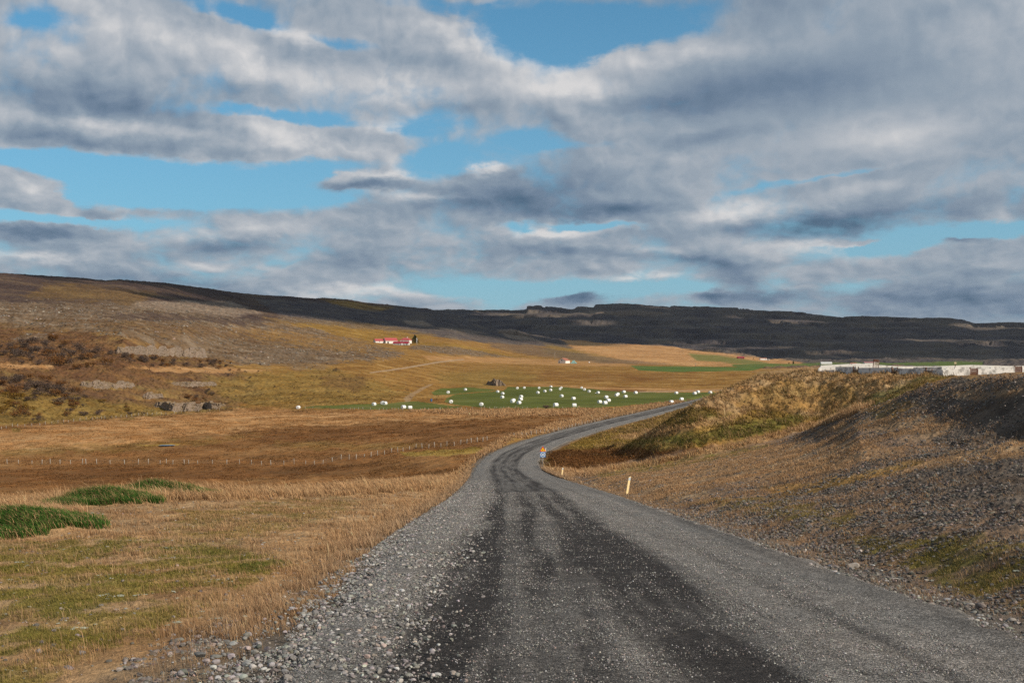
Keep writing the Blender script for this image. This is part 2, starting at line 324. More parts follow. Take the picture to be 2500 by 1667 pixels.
PAL = {   # three colours each: low / middle / high of the patchiness noise (reflectance, apart from the two far-hill covers)
 'tan':     ((.30,.155,.060),(.40,.220,.092),(.50,.300,.140)),
 'brown':   ((.155,.074,.027),(.212,.104,.039),(.265,.142,.056)),
 'bog':     ((.098,.042,.016),(.138,.062,.022),(.185,.086,.032)),
 'ochre':   ((.130,.070,.016),(.230,.135,.030),(.320,.200,.055)),
 'olive':   ((.125,.082,.024),(.195,.126,.035),(.265,.178,.056)),
 'moor':    ((.150,.070,.020),(.240,.130,.036),(.330,.200,.070)),
 'hay':     ((.078,.092,.020),(.100,.114,.026),(.140,.138,.042)),
 'meadow':  ((.060,.100,.025),(.085,.130,.032),(.14,.150,.045)),
 'lava':    ((.085,.052,.028),(.140,.096,.060),(.215,.168,.122)),
 'scrub':   ((.085,.046,.028),(.145,.082,.038),(.215,.140,.050)),
 'rust':    ((.080,.042,.026),(.130,.066,.032),(.185,.105,.042)),
 'heather': ((.044,.030,.028),(.070,.047,.039),(.125,.085,.052)),
 'ridge':   ((.085,.072,.060),(.120,.099,.076),(.165,.132,.094)),  # lighter brown patches, painted as sunlit streaks on the far hills
 'shaded_moor':    ((.056,.050,.057),(.085,.073,.070),(.135,.110,.084)),  # dark moor with cloud shade and bluish air put into its colour
 'scree':   ((.170,.120,.085),(.240,.180,.130),(.300,.240,.180)),
 'gravel':  ((.058,.047,.039),(.100,.080,.064),(.160,.126,.098)),
 'stony':   ((.125,.082,.055),(.205,.138,.092),(.290,.200,.135)),
 'turf':    ((.235,.135,.066),(.335,.210,.108),(.425,.290,.162)),
 'moss':    ((.100,.095,.020),(.175,.155,.032),(.270,.195,.068)),
 'green':   ((.040,.055,.012),(.080,.095,.020),(.150,.135,.035)),
 'gold':    ((.210,.145,.030),(.300,.205,.050),(.380,.260,.075)),
 'pale':    ((.340,.200,.088),(.440,.270,.125),(.520,.340,.170)),
 'track':   ((.260,.180,.110),(.330,.235,.150),(.400,.300,.200)),
}
ALL = [(-4000,-4000),(6000,-4000),(6000,9000),(-4000,9000)]
# (cover, outline in degrees-of-view units, softness, wobble, patch size in m, (micro, hummock, lump, big) relief, strength)
LAYERS = [
 ('moor', ALL, 1, 0, 14, (0,.18,.25,0), 1),
 # far hills
 ('shaded_moor', [(-3000,400),(6000,400),(6000,900),(1700,900),(1500,850),(1250,825),(1000,800),(900,790),(-3000,740)], 4, 10, 130, (0,0,1.0,8), 1),
 ('ridge', [(1000,752),(1300,748),(1600,742),(2000,764),(2500,786),(6000,800),(6000,815),(2500,806),(2200,800),(1900,785),(1600,775),(1300,778),(1050,775)], 5, 60, 110, (0,0,1.0,7), .45),
 ('scree', [(1440,757),(1560,757),(1640,765),(1560,770),(1450,768)], 3, 14, 60, (0,0,1,5), .5),
 ('ridge', [(1290,785),(1700,800),(2400,840),(2400,850),(1700,820),(1300,800)], 6, 90, 120, (0,0,1.0,6), .6),
 ('ridge', [(1880,840),(2500,850),(2500,885),(1900,885)], 6, 60, 120, (0,0,1.0,5), .6),
 ('heather', [(-3000,300),(600,640),(900,735),(1060,755),(1100,775),(1000,800),(700,790),(300,760),(-3000,760)], 3, 10, 60, (0,.3,.9,2), 1),
 ('ochre', [(120,690),(380,715),(340,745),(60,725)], 8, 30, 45, (0,.3,1.2,3), .35),
 ('scree', [(330,737),(560,735),(640,765),(560,772),(330,760)], 4, 10, 26, (0,.4,2.2,2), .75),
 ('shaded_moor', [(620,726),(1060,757),(1120,775),(1240,810),(1400,838),(1400,850),(1150,833),(1000,812),(850,795),(680,770)], 3, 10, 45, (0,.3,1.2,3), .95),  # cloud shade on the left ridge's flank, put into the cover colour
 ('ochre', [(780,730),(850,735),(960,752),(930,758),(850,752)], 3, 6, 45, (0,.3,1,2), .8),
 ('scree', [(985,781),(1030,784),(1060,797),(1030,796),(990,790)], 2, 5, 26, (0,.3,1,1), .9),
 ('scree', [(1057,799),(1120,803),(1190,812),(1150,814),(1080,806)], 2, 6, 26, (0,.3,1,1), .55),
 # slopes under the left ridge
 ('lava', [(-3000,740),(0,735),(300,745),(560,775),(760,800),(900,840),(1000,868),(900,880),(640,892),(500,880),(420,850),(250,812),(-3000,800)], 6, 30, 16, (0,.6,1.2,1.5), .95),
 ('scrub', [(60,775),(300,785),(520,800),(760,835),(740,850),(480,820),(250,800)], 5, 60, 14, (0,.5,1.0,1), .6),
 ('heather', [(230,765),(420,770),(640,785),(640,795),(420,785),(250,775)], 3, 30, 20, (0,.4,.9,1), .8),
 ('moor', [(560,800),(760,815),(930,850),(880,865),(700,840)], 6, 60, 18, (0,.4,.8,1), .6),
 ('ochre', [(640,778),(900,790),(1010,812),(1060,825),(900,835),(760,800)], 6, 20, 26, (0,.2,.6,2), .75),
 ('lava', [(680,770),(850,785),(980,803),(960,810),(800,795),(680,782)], 3, 16, 10, (0,.4,.8,1), .7),
 ('ochre', [(960,832),(1110,838),(1250,868),(1330,880),(1230,880),(1080,852)], 3, 10, 30, (0,.2,.5,1), .8),
 ('lava', [(1010,842),(1120,848),(1230,868),(1310,880),(1240,884),(1100,866),(1000,852)], 2, 12, 11, (0,.5,.8,0), .85),
 ('lava', [(600,855),(700,850),(760,872),(830,880),(780,905),(640,890)], 4, 22, 8, (0,.4,.6,0), .55),
 ('scrub', [(-3000,760),(0,790),(230,812),(420,850),(560,890),(640,960),(560,1010),(0,1050),(-3000,1080)], 8, 40, 11, (0,.4,.9,1.0), 1),
 ('rust', [(-200,800),(250,815),(330,880),(520,905),(300,940),(-200,900)], 10, 50, 9, (0,.5,.9,.6), .8),
 ('lava', [(60,815),(140,815),(130,832),(20,832)], 3, 14, 6, (0,.4,.8,0), .7),
 ('olive', [(-200,960),(80,955),(330,985),(560,1000),(330,1018),(0,1046),(-200,1060)], 8, 30, 9, (0,.3,.7,.5), .85),
 ('olive', [(500,930),(640,910),(800,900),(930,935),(1000,960),(930,988),(700,990),(560,985)], 10, 40, 12, (0,.3,.5,.6), .7),
 ('rust', [(780,915),(900,925),(880,955),(800,950)], 6, 30, 10, (0,.3,.4,0), .5),
 ('tan', [(0,885),(130,890),(130,897),(0,899)], 2, 4, 12, (0,.1,.1,0), .8),
 ('tan', [(310,896),(520,898),(660,905),(520,912),(380,908)], 3, 8, 12, (0,.1,.1,0), .8),
 # valley behind the hay field
 ('moor', [(1000,862),(1400,880),(1830,893),(1830,955),(1500,960),(1200,960),(1000,930),(900,895)], 4, 14, 20, (0,.15,.3,0), 1),
 ('olive', [(1060,912),(1250,900),(1330,925),(1180,950),(1080,935)], 8, 20, 16, (0,.2,.4,0), .7),
 ('bog', [(1330,905),(1700,915),(1600,935),(1300,925)], 6, 30, 22, (0,.15,.3,0), .4),
 ('tan', [(1030,868),(1450,880),(1560,893),(1380,893),(1050,880)], 2, 8, 24, (0,.1,.2,0), .65),
 ('tan', [(1290,938),(1450,945),(1700,950),(1830,947),(1830,956),(1560,960),(1420,955)], 3, 10, 14, (0,.15,.2,0), .7),
 ('bog', [(1470,950),(1580,952),(1570,957),(1480,957)], 1, 4, 12, (0,.15,.3,0), .8),
 ('tan', [(1370,828),(1480,838),(1640,845),(1760,862),(1960,885),(1960,893),(1700,893),(1500,885),(1420,865)], 3, 8, 60, (0,.2,.5,1.5), .95),
 ('olive', [(1330,838),(1450,862),(1560,888),(1400,880),(1330,862)], 3, 14, 40, (0,.2,.6,1), .6),
 ('shaded_moor', [(1200,822),(1310,845),(1460,870),(1640,890),(1480,888),(1300,868),(1200,848)], 3, 10, 40, (0,.2,.6,1), .5),
 ('scree', [(1215,806),(1250,806),(1290,820),(1330,836),(1240,826)], 2, 6, 18, (0,.4,1.6,1), .8),
 ('meadow', [(1680,862),(1760,868),(1900,890),(1880,893),(1700,880)], 2, 8, 30, (0,.1,.2,0), .75),
 ('meadow', [(1540,893),(1640,894),(1880,897),(1830,905),(1640,908),(1560,904)], 1, 3, 30, (0,.05,.05,0), 1),
 ('meadow', [(1780,889),(1900,888),(2400,884),(2400,895),(1800,897)], 1, 4, 40, (0,.05,.05,0), .9),
 # hay field
 ('hay', [(1052,958),(1075,948),(1140,945),(1200,950),(1216,953),(1150,958),(1100,963),(1060,965)], .8, 3, 30, (0,.03,.02,0), 1),
 ('hay', [(1090,972),(1110,963),(1230,953),(1240,944),(1360,944),(1448,949),(1500,955),(1600,958),(1760,957),(1850,950),(1850,964),(1720,972),(1600,985),(1450,996),(1200,997),(1130,990),(1085,982)], .8, 3, 34, (0,.03,.02,0), 1),
 ('hay', [(726,996),(780,990),(950,984),(1015,979),(1070,987),(1130,993),(1100,998),(900,999)], .8, 3, 24, (0,.03,.02,0), 1),
 # brown fields
 ('brown', [(-3000,1100),(0,1040),(330,1022),(600,1000),(900,1002),(1420,998),(1500,1012),(1400,1038),(1260,1062),(1180,1120),(1090,1180),(900,1190),(0,1320),(-3000,1500)], 3, 10, 26, (0,.12,.14,0), 1),
 ('tan', [(-3000,1120),(0,1052),(330,1020),(600,1001),(900,1004),(1420,1003),(1250,1020),(900,1030),(700,1040),(480,1062),(330,1086),(0,1108),(-3000,1150)], 6, 34, 16, (0,.15,.2,0), .85),
 ('bog', [(620,1058),(900,1050),(1180,1050),(1130,1064),(900,1075),(640,1082)], 5, 40, 26, (0,.1,.1,0), .55),
 ('bog', [(0,1150),(500,1140),(1000,1130),(1060,1140),(900,1165),(0,1180)], 8, 50, 22, (0,.1,.1,0), .5),
 ('olive', [(0,1095),(330,1080),(500,1072),(640,1060),(480,1086),(250,1104),(0,1115)], 5, 36, 12, (0,.12,.1,0), .45),
 ('olive', [(640,1082),(760,1079),(1100,1085),(1000,1095),(800,1098)], 3, 30, 12, (0,.12,.1,0), .4),
 ('gold', [(975,1104),(1100,1098),(1195,1090),(1170,1105),(1080,1113),(985,1113)], 2, 14, 8, (0,.1,.1,0), .85),
 ('gold', [(330,1086),(440,1081),(435,1086),(360,1089)], 1, 6, 8, (0,.1,.1,0), .8),
 ('olive', [(28,1044),(52,1045),(50,1055),(30,1055)], 1, 4, 5, (0,.1,.1,0), .8),
 ('pale', [(1000,1004),(1500,1000),(1720,972),(1740,976),(1600,1000),(1440,1032),(1360,1050),(1255,1072),(1180,1118),(1145,1150),(1110,1160),(1190,1090),(1250,1062),(1350,1037),(1440,1012),(1200,1016)], 2.5, 10, 7, (0,.15,.1,0), .75),
 # left bank by the road
 ('turf', [(-3000,1330),(0,1235),(300,1202),(600,1195),(1095,1172),(1180,1130),(1150,1190),(1000,1290),(700,1480),(350,1900),(-3000,4000)], 3, 10, 2.2, (.035,.05,0,0), 1),
 ('moss', [(-500,1350),(300,1320),(560,1330),(700,1370),(560,1440),(430,1510),(200,1600),(60,1700),(-500,2200)], 14, 60, 1.6, (.04,.04,0,0), .95),
 ('moss', [(420,1250),(700,1225),(900,1215),(820,1260),(560,1330),(420,1310)], 8, 50, 2.0, (.04,.05,0,0), .42),
 ('green', [(530,1395),(690,1360),(700,1365),(600,1400),(530,1400)], 2, 14, 1.0, (.04,.05,0,0), .9),
 ('green', [(450,1350),(620,1335),(620,1345),(470,1358)], 2, 14, 1.0, (.04,.05,0,0), .75),
 ('gravel', [(350,1760),(560,1540),(700,1440),(640,1470),(480,1530),(300,1630),(120,1690),(120,1900)], 14, 40, .5, (.03,.03,0,0), .5),
 ('pale', [(-500,1260),(0,1215),(300,1192),(450,1200),(700,1193),(1095,1165),(1130,1150),(1095,1190),(900,1206),(520,1222),(300,1228),(0,1260),(-500,1320)], 3, 18, 3, (.04,.12,0,0), .85),
 # right of the road: hollow, embankment, plateau, gravel spur
 ('olive', [(1310,1130),(1400,1082),(1600,1020),(1690,985),(1760,960),(1860,905),(2000,903),(2300,918),(2250,945),(2110,1000),(1900,1050),(1400,1150)], 2, 8, 8, (0,.3,.4,0), 1),
 ('bog', [(1330,1100),(1480,1095),(1650,1100),(1760,1085),(1800,1090),(1640,1120),(1480,1142),(1380,1150),(1335,1135)], 3, 18, 12, (0,.2,.1,0), .95),
 ('gold', [(1400,1085),(1480,1062),(1620,1070),(1560,1086),(1440,1094)], 3, 24, 6, (0,.2,.2,0), .75),
 ('green', [(1540,1085),(1650,1062),(1800,1040),(1950,1010),(1960,1030),(1860,1056),(1700,1085)], 4, 26, 5, (0,.3,.4,0), .62),
 ('green', [(1630,1035),(1760,1010),(1850,985),(1830,1010),(1740,1035)], 4, 26, 5, (0,.3,.5,0), .4),
 ('pale', [(1500,1070),(1700,1032),(1830,1000),(1830,1010),(1700,1048),(1540,1078)], 3, 14, 5, (0,.25,.2,0), .6),
 ('turf', [(1690,985),(1780,950),(1870,905),(2000,900),(2310,915),(2250,940),(2110,995),(1990,1020),(1870,1000),(1780,1010)], 5, 26, 5, (0,.5,.6,0), .75),
 ('ochre', [(1780,980),(1900,930),(2000,935),(2100,960),(2050,1000),(1900,1010)], 6, 40, 4, (0,.5,.6,0), .5),
 ('green', [(2120,970),(2240,925),(2330,912),(2330,918),(2260,935),(2150,990),(2080,1005)], 3, 10, 4, (0,.3,.4,0), .6),
 ('gravel', [(1880,1078),(2110,1000),(2260,942),(2330,926),(2460,918),(5000,880),(5000,1700),(2500,1330),(2250,1250),(2050,1140),(1880,1100)], 3, 10, 1.6, (.06,.10,.12,0), 1),
 ('turf', [(1990,1052),(2120,1018),(2260,1010),(2330,1040),(2250,1082),(2100,1062)], 5, 40, 2.4, (.06,.10,.1,0), .55),
 ('ochre', [(2090,1008),(2190,978),(2260,985),(2160,1024)], 5, 36, 2, (.06,.1,.1,0), .5),
 ('turf', [(2300,960),(2420,945),(2500,950),(2500,965),(2380,975)], 5, 36, 2, (.06,.1,.1,0), .4),
 ('stony', [(1310,1165),(1400,1152),(1900,1062),(2100,1050),(2230,1075),(2300,1090),(2180,1150),(2500,1260),(5000,1500),(5000,4000),(2500,1680),(1900,1370),(1530,1240),(1340,1185)], 8, 26, 2.2, (.04,.06,0,0), .92),
 ('turf', [(1400,1190),(1560,1130),(1900,1085),(2100,1075),(2200,1100),(2000,1160),(1700,1190),(1800,1230),(1500,1205)], 8, 40, 2.4, (.05,.06,0,0), .65),
 ('turf', [(2000,1170),(2250,1125),(2500,1075),(5000,1000),(5000,1080),(2500,1110),(2250,1150),(2100,1175)], 5, 30, 2.2, (.05,.06,0,0), .8),
 ('ochre', [(1850,1190),(2050,1165),(2250,1120),(2250,1135),(2080,1180),(1920,1215)], 4, 20, 1.8, (.05,.06,0,0), .6),
 ('gravel', [(2150,1180),(2300,1140),(2500,1110),(5000,1100),(5000,1300),(2500,1230),(2300,1230)], 8, 30, 1.2, (.05,.06,0,0), .7),
 ('moss', [(1420,1155),(1650,1120),(1880,1085),(1850,1100),(1650,1140),(1470,1165)], 3, 16, 3, (.05,.1,0,0), .75),
 ('moss', [(2060,1300),(2250,1310),(2500,1320),(5000,1350),(5000,1600),(2500,1420),(2330,1390),(2180,1345)], 8, 40, 1.0, (.04,.06,0,0), .75),
 ('moss', [(1700,1220),(1900,1215),(2100,1260),(2060,1290),(1880,1260)], 8, 40, 1.4, (.04,.06,0,0), .5),
 ('pale', [(1370,1160),(1500,1140),(1650,1112),(1880,1062),(2050,1015),(2110,995),(2110,1001),(1960,1052),(1870,1078),(1650,1124),(1440,1160)], 2, 8, 4, (.04,.2,0,0), .9),
 ('pale', [(1300,1160),(1330,1145),(1400,1150),(1380,1172),(1440,1186),(1380,1178)], 3, 10, 3, (.04,.2,0,0), .7),
 ('stony', [(2150,912),(2500,908),(5000,900),(5000,925),(2500,922),(2330,922)], 2, 8, 2, (.03,.05,0,0), .5),
 ('gravel', [(2300,912),(5000,905),(5000,917),(2500,917)], 1, 4, 1.5, (.02,.02,0,0), .7),
 # farm tracks
 ('track', [(985,972),(1000,962),(1025,948),(1048,938),(1060,937),(1035,950),(1010,966),(1000,980),(990,982)], .8, 2, 4, (0,.05,0,0), .5),
 ('track', [(900,909),(985,897),(1070,882),(1130,876),(1135,878),(1075,885),(990,900),(905,911)], .5, 2, 6, (0,.05,0,0), .8),
 ('track', [(1560,955),(1790,951),(1790,953),(1560,958)], .5, 1, 6, (0,.05,0,0), .7),
]
COL = np.zeros((NR, NC, 3), f32); AMP = np.zeros((NR, NC, 4), f32)
MASK = {}
for li, (cl, poly, soft, warp, ps, amp, k) in enumerate(LAYERS):
    M = np.ones((NR, NC), f32) if poly is ALL else poly_mask(poly, soft, warp, li)
    if cl == 'ridge': M = M * sstep(fbm(X / 420, Yd / 800, 4, 61 + li, .6), -.25, .3)  # breaks the painted sunlit streaks into patches
    if cl in ('moss', 'green') and poly[0][1] > 1150: M = M * sstep(fbm(X / 1.5, Yd / 1.1, 4, 61 + li, .6), -.38, .22)
    M = M * k; sel = M > .003
    if not sel.any(): continue
    xs, ys, m = X[sel] / ps, Yd[sel] / ps, M[sel][:, None]
    n = fbm(xs * .8, ys * .8, 5, li % 13, .62) * .8 + .5
    n = np.clip(n, 0, 1)[:, None]
    a, b, c = [np.array(v, f32) for v in PAL[cl]]
    col = np.where(n < .5, a + (b - a) * (n * 2), b + (c - b) * (n * 2 - 1))
    COL[sel] = COL[sel] * (1 - m) + col * m
    AMP[sel] = AMP[sel] * (1 - m) + np.array(amp, f32) * m
    key = cl
    MASK[key] = np.maximum(MASK.get(key, 0) * (1 - M), M)
    for o in MASK:
        if o != key: MASK[o] = MASK[o] * (1 - M)
# fine speckle shared by everything (plants, stones, soil)
sp = fbm(U[None, :] * 420, _l * 210, 2, 21, .7)
fl_ = np.clip(MASK['brown'] + MASK['tan'] + MASK['bog'] + MASK['hay'] + MASK['meadow'], 0, 1)
COL *= (1 + (.26 - .17 * fl_) * sp * (1 - .75 * sstep(Yd, 1200, 3500)))[:, :, None].astype(f32)
br = fbm(X / 16, Yd / 16, 4, 33, .6)
COL *= (1 + .28 * fl_ * br)[:, :, None].astype(f32)
hue = fbm(X / 5, Yd / 5, 3, 31)[:, :, None]
COL *= (1 + hue * np.array([.10, 0, -.12])).astype(f32)
_T = (X - road_x(np.clip(D, 0, 690))[:, None]) * road_cos(np.clip(D, 0, 689))[:, None]
_T = np.abs(_T) + np.where(_T < 0, .72 * sstep(D, 30, 9)[:, None], 0)
vg = (sstep(_T, HW + 1.1 + .5 * WX, HW + .1) * (Yd < 680) * .85)[:, :, None]
COL = COL * (1 - vg) + vg * np.array([.140, .126, .110]) * (1 + .35 * sp[:, :, None])
COL = np.clip(COL, .004, .8)

# ------------------------------------------------------------------ relief
near = sstep(Yd, 400, 120)
dz = AMP[..., 0] * (fbm(X * 3.1, Yd * 3.1, 3, 1, .6)) * 1.3
dz += AMP[..., 1] * fbm(X / 1.6, Yd / 1.6, 3, 2, .55) * 1.2 * np.where(Yd > 500, .6, 1)
dz += AMP[..., 2] * fbm(X / 7, Yd / 7, 4, 3, .55) * 1.3
big = fbm(X / 90, Yd / 130, 5, 4, .55)
dz += AMP[..., 3] * big * 1.2
# ledges of layered lava on the far hills
far = sstep(Yd, 2900, 3600)
zz = Z + dz
ph = (zz + 14 * fbm(X / 600, Yd / 600, 3, 8)) / 32.0
fr = ph - np.floor(ph)
dz += far * 32 * (sstep(fr, .62, .8) - fr) * .55 * (.5 + .5 * np.clip(fbm(X / 900, Yd / 900, 2, 14) * 2, -1, 1))
dz *= 1 - sstep(Yd, 5350, 5480) * .85
# tussock humps on the left bank
HUMPS = [(-12.9, 29.6, 1.5, .8, .48), (-11.8, 30.6, 1.0, .7, .25), (-15.4, 41.2, .9, .6, .26), (-14.5, 41.7, 1.0, .6, .24), (-15.3, 47.7, .8, .6, .26), (-14.2, 47.9, 1.0, .6, .24)]
for hx, hy, rx, ry, hh in HUMPS:
    dz += hh * np.exp(-(((X - hx) / rx) ** 2 + ((Yd - hy) / ry) ** 2))
Z = Z + dz
# cut the road's bed
rx = road_x(np.clip(D, 0, 690))[:, None]; rz = road_z(np.clip(D, 0, 690))[:, None]; rc = road_cos(np.clip(D, 0, 689))[:, None]
T = (X - rx) * rc
NARROW = np.where(T < 0, .72 * sstep(D, 30, 9)[:, None], 0)      # the bed is narrower on the left close by
aT = np.abs(T) + NARROW
bl = sstep(aT, HW + 2.6, HW - .1) * (Yd < 680)
edge = rz - .10 - .16 * sstep(aT, HW - .3, HW + 1.4)
Z = Z * (1 - bl) + (edge + .25 * dz) * bl
Z = np.where((aT < HW + .05) & (Yd < 680), np.minimum(Z, rz - .10), Z)

def col_frac(x, d):
    px = 1250 + F * x / d
    j = np.interp(px, PXC, np.arange(NC)); i = np.interp(np.log(d), LD, np.arange(NR))
    return i, j
def bil(A, x, d):
    i, j = col_frac(np.asarray(x, float), np.asarray(d, float))
    i0 = np.clip(i.astype(int), 0, NR - 2); j0 = np.clip(j.astype(int), 0, NC - 2); fi = i - i0; fj = j - j0
    return (A[i0, j0] * (1 - fi) + A[i0 + 1, j0] * fi) * (1 - fj) + (A[i0, j0 + 1] * (1 - fi) + A[i0 + 1, j0 + 1] * fi) * fj
def gz(x, d): return float(bil(Z, np.array([x]), np.array([d]))[0])
PYZ = HZ - Z / Yd * F
def hit(px, py, dmin=5):
    """the first ground point seen along a line of sight from the photographer's eye"""
    j = int(round(np.interp(px, PXC, np.arange(NC))))
    i = np.where((PYZ[:, j] <= py) & (D > dmin))[0]
    i = i[0] if len(i) else NR - 1
    d = D[i]
    if i > 0 and PYZ[i - 1, j] > py:
        t = (PYZ[i - 1, j] - py) / (PYZ[i - 1, j] - PYZ[i, j]); d = D[i - 1] + t * (D[i] - D[i - 1])
    return np.array([(px - 1250) / F * d, d, (HZ - py) / F * d])
# normals
tx = np.stack([np.gradient(X, axis=1), np.zeros_like(X), np.gradient(Z, axis=1)], -1)
ty = np.stack([np.gradient(X, axis=0), np.gradient(Yd, axis=0), np.gradient(Z, axis=0)], -1)
N = np.cross(tx, ty); N /= np.linalg.norm(N, axis=-1, keepdims=True)
del tx, ty

# ------------------------------------------------------------------ materials
def mat(name):
    m = bpy.data.materials.new(name); m.use_nodes = True
    t = NT(m.node_tree); t.n.clear()
    out = t.node('ShaderNodeOutputMaterial'); b = t.node('ShaderNodeBsdfPrincipled')
    t.l.new(b.outputs[0], out.inputs[0]); t.b = b; t.out = out
    b.inputs['Specular IOR Level'].default_value = .2; b.inputs['Roughness'].default_value = .9
    return m, t
def attr(t, name='col'):
    return t.node('ShaderNodeAttribute', attribute_name=name).outputs['Color']
def obj_pos(t): return t.node('ShaderNodeTexCoord').outputs['Object']
def land_material(name, scales, amt, bump=0.0, bscale=30, bdist=.03, stones=0.0):
    m, t = mat(name); p = obj_pos(t); v = None
    for s_, d_, k_ in scales:
        n = t.m('MULTIPLY', t.m('SUBTRACT', t.noise(p, s_, d_, .6), .5), k_)
        v = n if v is None else t.m('ADD', v, n)
    val = t.m('MAXIMUM', t.m('MULTIPLY_ADD', v, amt, 1.0), .25)
    g = t.vm('MULTIPLY', attr(t), t.xyz(val, val, val))
    t.put(t.b.inputs['Base Color'], g)
    if bump:
        bn = t.node('ShaderNodeBump'); bn.inputs['Strength'].default_value = bump; bn.inputs['Distance'].default_value = bdist
        t.put(bn.inputs['Height'], t.noise(p, bscale, 5, .65)); t.put(t.b.inputs['Normal'], bn.outputs[0])
    t.b.inputs['Specular IOR Level'].default_value = .05; t.b.inputs['Roughness'].default_value = 1
    return m
M_ground = land_material('ground_cover', [(.35,4,.9),(3.1,4,1.0),(26,3,1.3)], .85, .8, 22, .05)
M_moor = land_material('moor_cover', [(.05,5,.8),(.45,4,.9)], .9)
M_field = land_material('mown_field', [(.07,4,.5),(.9,4,.5),(6.0,3,.6)], .8)
M_hill = land_material('hill_cover', [(.008,6,1.2),(.05,5,.8)], .8)

# ------------------------------------------------------------------ split the ground into its named sheets
fc = lambda A: (A[:-1, :-1] + A[1:, :-1] + A[:-1, 1:] + A[1:, 1:]) / 4
hay_f = fc(np.clip(MASK['hay'], 0, 1)) > .5
mead_f = fc(np.clip(MASK['meadow'], 0, 1)) > .5
fpx, fpy, fd = fc(PX), fc(PY), fc(Yd)
hl = ((fd > 2900) & (fpx > 1000)) | (fd > 3300)
slope = (~hl) & (fd > 262) & (fpy < np.interp(fpx, [-2600, 0, 250, 560, 700, 1000, 1300, 1500, 1960, 5100], [1060, 1046, 1022, 986, 930, 868, 862, 850, 880, 800]))
cls = np.zeros(hay_f.shape, np.int8); cls[slope] = 1; cls[hl] = 2; cls[mead_f & ~hl] = 3; cls[hay_f] = 4
V = np.stack([X, Yd, Z], -1).reshape(-1, 3); NN = N.reshape(-1, 3); CC = COL.reshape(-1, 3)
idx = np.arange(NR * NC, dtype=np.int32).reshape(NR, NC)
Q4 = np.stack([idx[:-1, :-1], idx[:-1, 1:], idx[1:, 1:], idx[1:, :-1]], -1)
names = ['ground', 'hillside', 'far_hills', 'green_meadow', 'hay_field']
mats = [M_ground, M_moor, M_hill, M_field, M_field]
labs = ['rough brown and tan grassland with stony verges beside the gravel road', 'stony left hillside of grey rock, rust scrub and dry grass', 'dark flat-topped ridge on the skyline', 'narrow green meadow strip far down the valley', 'mown green hay field dotted with white bales']
cats = ['ground', 'hillside', 'hills', 'meadow', 'field']
for k in range(5):
    q = Q4[cls == k]
    if not len(q): continue
    u, inv = np.unique(q, return_inverse=True)
    me = np_mesh(names[k], V[u], [inv.reshape(-1, 4)], CC[u], True, NN[u])
    tag(link(names[k], me, mats[k]), labs[k], cats[k], kind='structure')
# the ground behind the photographer and to the sides
bv = []; xs = [-900, -200, -40, -8, 8, 40, 200, 900]; ys = [-400, -100, -20, 1.3]
for yb in ys:
    for xb in xs: bv.append((xb, yb, max(min(P(yb), 6), -20) - .3 - (0.2 if yb == 1.3 else 0)))
bf = [(j*8+i, j*8+i+1, j*8+i+9, j*8+i+8) for j in range(3) for i in range(7)]
bm_ = np_mesh('ground_behind', np.array(bv), [np.array(bf)], np.tile(np.array(PAL['turf'][1]), (len(bv), 1)))
tag(link('ground', bm_, M_ground), 'dry grass slope continuing behind the viewpoint', 'ground', kind='structure')

# ------------------------------------------------------------------ gravel road
rows = np.concatenate([geo(2.2, 8, .03), geo(8, 60, .006), geo(60, 690, .007)])
xc = road_x(rows); zc = road_z(rows); sl_ = np.gradient(xc, rows); cc = 1 / np.sqrt(1 + sl_ ** 2); ss = sl_ * cc
nl = 200
tn = np.linspace(-1, 1, nl)
lw = HW + .40 * fbm(rows * .9, rows * 0, 3, 41) - .20 - .72 * sstep(rows, 30, 9); rw = HW + .40 * fbm(rows * .9, rows * 0 + 9, 3, 43) - .05
TT = np.where(tn[None, :] < 0, tn[None, :] * lw[:, None], tn[None, :] * rw[:, None])
RX = xc[:, None] + TT * cc[:, None]; RY = rows[:, None] - TT * ss[:, None]
def g_(x, c, w_): return np.exp(-((x - c) / w_) ** 2)
def road_dark(t, d):
    wob = .06 * fbm(d * .035, d * 0 + 3, 2, 51)
    # packed, dark wheel tracks; the loose gravel between them lies in long streaks
    core = sstep(t + wob, -2.75, -1.95) * sstep(t + wob, 1.75, 1.05)
    k = core * .78 + .30 * g_(t, -1.75 + wob, .30) + .34 * g_(t, -.62 + wob, .26) + .25 * g_(t, .22 + wob, .30) + .42 * g_(t, 1.0 + wob, .42)
    k = k - .22 * g_(t, -1.18 + wob, .22) * core - .22 * g_(t, -.18 + wob, .20) * core
    k = k * np.clip(.95 + .75 * fbm(d * .10, t * 1.1, 3, 53), .35, 1.2)
    k = k + .42 * g_(t, 2.35 + wob, .22) * np.clip(fbm(d * .04, t * .7, 2, 57) + .5, 0, 1) + .45 * g_(t, 3.75, .28) * np.clip(fbm(d * .12, t * .3, 2, 58) + .75, 0, 1)
    k = k * (1 - .30 * sstep(d, 25, 70))
    return np.clip(k + .42 * fbm(d * .07, t * 3.6, 4, 55, .6) + .12 * fbm(d * .9, t * 3.0, 3, 59), 0, 1)
dk = road_dark(TT, np.repeat(rows[:, None], nl, 1))
RZ = zc[:, None] - .012 * np.abs(TT) + .016 * fbm(RX * 1.4, RY * 1.4, 3, 61) + .05 * g_(TT, -2.9, .5) - .03 * dk + .03 * g_(TT, 3.7, .35)
RZ -= .16 * sstep(np.abs(tn), .93, 1)[None, :]
light = np.array([.172, .161, .148]); dark = np.array([.034, .030, .028])
pk = np.clip(fbm(RX * .6, RY * .25, 3, 63), -1, 1)[..., None]
RCOL = light * (1 + pk * np.array([.14, .10, .07])) * (1 - dk[..., None]) + dark * dk[..., None]
